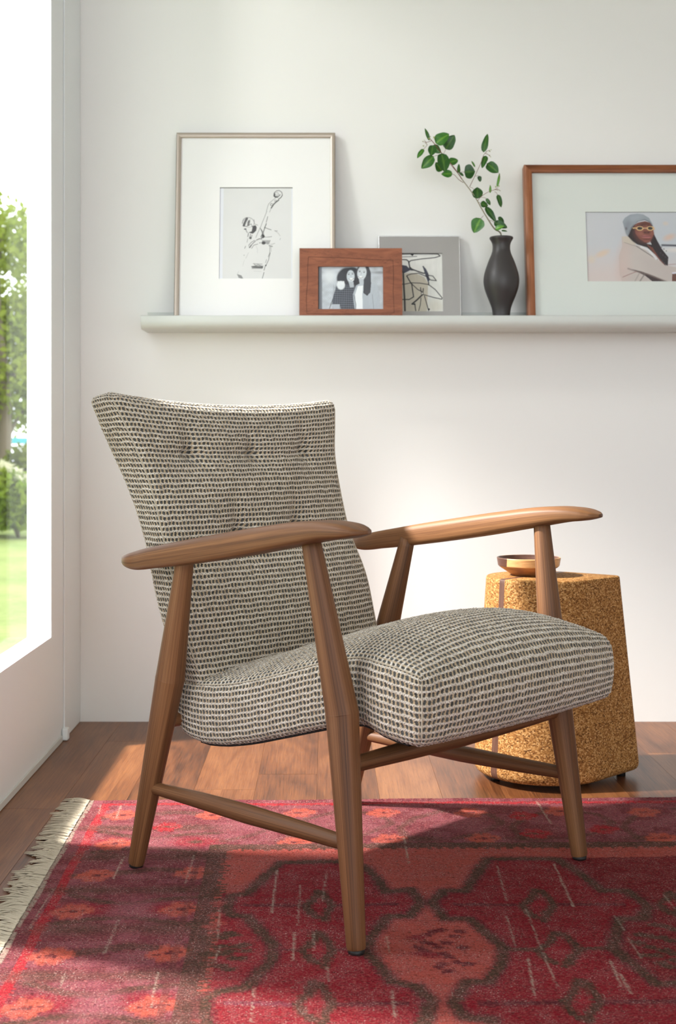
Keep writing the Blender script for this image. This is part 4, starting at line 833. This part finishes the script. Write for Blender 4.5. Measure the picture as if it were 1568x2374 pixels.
def rug_mat():
    m, nt, N, b = new_mat('flatwoven_wool_rug'); g = NT(nt); tc = g.n('ShaderNodeTexCoord').outputs['Object']; a = g.n('ShaderNodeVertexColor', layer_name='paint')
    n1 = g.noise(g.mapping(tc, (330, 620, 1)), 1, 3, .7); n2 = g.noise(tc, 22, 4, .65); n3 = g.noise(g.mapping(tc, (130, 420, 1), (5, 5, 0)), 1, 3, .6); n4 = g.noise(g.mapping(tc, (8, 260, 1), (3, 1, 0)), 1, 3, .6)
    n5 = g.noise(g.mapping(tc, (120, 230, 1), (1, 7, 0)), 1, 2, .7)
    c = g.mix(g.ramp(n2, [(.42, 0.), (.68, .30)]), a.outputs[0], lin((164, 96, 100)))
    c = g.mix(g.ramp(n1, [(.36, .66), (.48, 0.)]), c, lin((62, 20, 26)))
    c = g.mix(g.ramp(n3, [(.52, 0.), (.62, .40)]), c, lin((204, 122, 112)))
    c = g.mix(g.ramp(n5, [(.36, .6), (.44, 0.)]), c, lin((66, 30, 28)))
    c = g.mix(g.ramp(n4, [(.32, .35), (.46, 0.)]), c, lin((62, 32, 28)))
    fk = g.math('MULTIPLY', g.ramp(g.noise(g.mapping(tc, (300, 520, 1), (9, 2, 0)), 1, 2, .6), [(.615, 0.), (.66, .9)]), g.ramp(n2, [(.40, .15), (.60, .9)]))
    c = g.mix(fk, c, lin((232, 208, 194)))
    c = g.mix(1.0, c, (.98, .95, .94), 'MULTIPLY')
    g.set(b, 'Base Color', c); b.inputs['Roughness'].default_value = .92; b.inputs['Specular IOR Level'].default_value = .15; b.inputs['Sheen Weight'].default_value = 0
    g.set(b, 'Normal', g.bump(g.math('ADD', n1, g.math('MULTIPLY', n5, .9)), 1.0, .005)); return m
rug = link('rug', mesh_np('rug', Vr_, q, None, P_.c.reshape(-1, 3)), rug_mat(), None); tag(rug, 'faded red flatwoven rug with hexagonal medallions and cream fringe on the wooden floor', 'rug')
M['fringe'] = plain('undyed_cotton_fringe', (196, 184, 162), .9, bump=.5, bscale=700, var=.25)
tm = []
for k in range(9):
    bm_V, bm_F, off = [], [], 0; rr_ = random.Random(k)
    L = rr_.uniform(.046, .070); ben = rr_.uniform(-.022, .022)
    for s_ in range(5):
        o = (s_-2)*.0013; P = []; ll = L*rr_.uniform(.82, 1.05); b2 = ben+rr_.uniform(-.007, .007); zp = rr_.uniform(0, .005)
        for t in np.linspace(0, 1, 8): P.append((-ll*t, o*(1-.2*t)+b2*t*t+.0012*math.sin(6*t+k+s_), max(.0012, .0034+zp*math.sin(PI*t)-.0022*t)))
        me = tube_me(P, [.0012]*6+[.0011, .0006], seg=5, cap=False); vs = np.zeros(len(me.vertices)*3, np.float32); me.vertices.foreach_get('co', vs); fs = np.zeros(len(me.polygons)*4, np.int32); me.polygons.foreach_get('vertices', fs)
        bm_V.append(vs.reshape(-1, 3)); bm_F.append(fs.reshape(-1, 4)+off); off += len(vs)//3; bpy.data.meshes.remove(me)
    me = mesh_np('tassel', np.vstack(bm_V), np.vstack(bm_F)); me.materials.append(M['fringe']); me.polygons.foreach_set('use_smooth', np.ones(len(me.polygons), bool)); tm.append(me)
for i in range(185):
    v = .004+i*.0068; p = RO+rv*v; o = bpy.data.objects.new('tassel', tm[random.randrange(9)]); C.objects.link(o); o.parent = rug; o.location = (p.x+.004, p.y, random.uniform(0, .0025)); o.rotation_euler = (0, 0, ra+random.uniform(-.24, .24)-.04*math.sin(i*.23)-.08)
# ------------------------------------------------------------------ garden beyond the window
def leafy(name):
    m, nt, N, b = new_mat(name); g = NT(nt); N.remove(b); inf = g.n('ShaderNodeObjectInfo').outputs['Color']; tc = g.n('ShaderNodeTexCoord').outputs['Object']
    c = g.mix(g.noise(tc, 3, 3), inf, lin((150, 154, 64))); d = g.n('ShaderNodeBsdfDiffuse'); t = g.n('ShaderNodeBsdfTranslucent'); g.set(d, 0, c); g.set(t, 0, c)
    mx = g.n('ShaderNodeMixShader'); mx.inputs[0].default_value = .45; nt.links.new(d.outputs[0], mx.inputs[1]); nt.links.new(t.outputs[0], mx.inputs[2]); nt.links.new(mx.outputs[0], N['Material Output'].inputs[0]); return m
M['foliage'] = leafy('garden_foliage'); M['bark'] = plain('grey_tree_bark', (120, 108, 92), .9)
def lawn_mat():
    m, nt, N, b = new_mat('mown_lawn'); g = NT(nt); tc = g.n('ShaderNodeTexCoord').outputs['Object']
    f = g.math('ADD', g.math('MULTIPLY', g.noise(tc, 1.4, 4), .6), g.math('MULTIPLY', g.noise(tc, 25, 4, .7), .5)); g.set(b, 'Base Color', g.ramp(f, [(.35, lin((96, 118, 44))), (.7, lin((146, 158, 86)))])); b.inputs['Roughness'].default_value = .9; return m
lw = box('lawn', (-34, XO-.03, -6, 60, -.35, -.10), lawn_mat()); tag(lw, 'bright mown lawn outside the window', 'lawn')
def foliage(name, blobs, n, size, parent, col, seed):
    r = np.random.default_rng(seed); Vs = []
    wts = np.array([b[3]**2 for b in blobs]); ch = r.choice(len(blobs), n, p=wts/wts.sum()); bl = np.array([b[:4] for b in blobs])[ch]
    d = r.normal(size=(n, 3)); d /= np.linalg.norm(d, axis=1)[:, None]; c = bl[:, :3]+d*(bl[:, 3]*r.random(n)**.45)[:, None]*np.array([1, 1, .85])
    c[:, 2] = np.maximum(c[:, 2], size*2)
    a = r.normal(size=(n, 3)); a /= np.linalg.norm(a, axis=1)[:, None]; b = np.cross(a, r.normal(size=(n, 3))); b /= np.linalg.norm(b, axis=1)[:, None]; s = (size*r.uniform(.6, 1.3, n))[:, None]
    V = np.stack([c-a*s, c+b*s*.5, c+a*s, c-b*s*.5], 1).reshape(-1, 3); o = link(name, mesh_np(name, V, np.arange(4*n).reshape(-1, 4)), M['foliage'], parent, smooth=False); o.color = (*lin(col), 1); tag(o, kind='stuff'); return o
def tree(x, y, h, r, label, col, n, seed, group):
    t = empty('garden_tree', (x, y, -.0995)); tag(t, label, 'tree', group); rd = random.Random(seed)
    P = catmull([(0, 0, .003), (.05, .03, h*.35), (-.06, 0, h*.7), (.02, .05, h*.9)], 5); tube('trunk', P, np.linspace(.11, .03, len(P)), M['bark'], t, seg=10)
    blobs = [(rd.uniform(-r, r)*.7, rd.uniform(-r, r)*.6, h*rd.uniform(.32, .92), r*rd.uniform(.28, .46)) for _ in range(13)]
    for b in blobs[:6]: tube('branch', [(0, 0, b[2]*.55), (b[0]*.5, b[1]*.5, b[2]*.85), (b[0], b[1], b[2])], [.035, .022, .01], M['bark'], t, seg=7)
    foliage('foliage', blobs, n, .058, t, col, seed)
tree(-4.05, 16.0, 4.05, 1.75, 'tall light-leaved garden tree in the window, its crown just beside the window frame', (140, 162, 70), 15000, 11, None)
tree(-8.2, 18.5, 5.4, 2.2, 'broad garden tree standing far to the left beyond the lawn', (118, 146, 60), 6000, 12, None)
tree(-6.3, 23.0, 4.6, 2.6, 'distant pale tree behind the nearer garden trees', (140, 160, 86), 5000, 13, None)
def shrub(x, y, h, r, label, col, seed, flowers=None):
    t = empty('garden_shrub', (x, y, -.0995)); tag(t, label, 'shrub'); rd = random.Random(seed); blobs = [(rd.uniform(-r, r)*.6, rd.uniform(-r, r)*.5, h*rd.uniform(.3, .8), r*rd.uniform(.35, .55)) for _ in range(8)]
    for k in range(5): b = blobs[k]; tube('stem', [(0, 0, .003), (b[0]*.4, b[1]*.4, b[2]*.5), (b[0], b[1], b[2])], [.018, .012, .006], M['bark'], t, seg=6)
    foliage('foliage', blobs, 2600, .06, t, col, seed)
    if flowers: foliage('blossom', [(b[0], b[1], b[2]+b[3]*.75, b[3]*.55) for b in blobs[:5]], 260, .05, t, flowers, seed+1)
shrub(-3.05, 12.75, .62, .55, 'low pale-flowering shrub at the lawn edge, rightmost in the window', (112, 152, 50), 21, (246, 240, 232))
shrub(-4.35, 12.9, .80, .6, 'light green shrub with white blossom at the lawn edge', (100, 146, 46), 22, (248, 246, 240))
shrub(-3.5, 14.3, 1.08, .75, 'darker green rounded shrub behind the flowering shrubs', (46, 84, 24), 23)
shrub(-5.6, 13.6, 1.0, .8, 'mid green bushy shrub left of the flowering shrubs', (70, 112, 34), 24, (236, 170, 130))
shrub(-7.6, 14.0, 1.1, .9, 'wide green shrub at the far left of the lawn edge', (84, 128, 52), 25)
sg = empty('street_sign', (-3.55, 15.2, -.1)); tag(sg, 'small turquoise street sign on a thin post among the trees', 'sign')
M['sign'] = plain('turquoise_sign_plate', (70, 178, 186), .5); box('sign_plate', (-.16, .34, -.006, .006, .935, 1.005), M['sign'], sg, bev=.003); tube('post', [(0, .012, 0), (0, .012, 1.0)], [.018, .018], M['metal'], sg, seg=10)
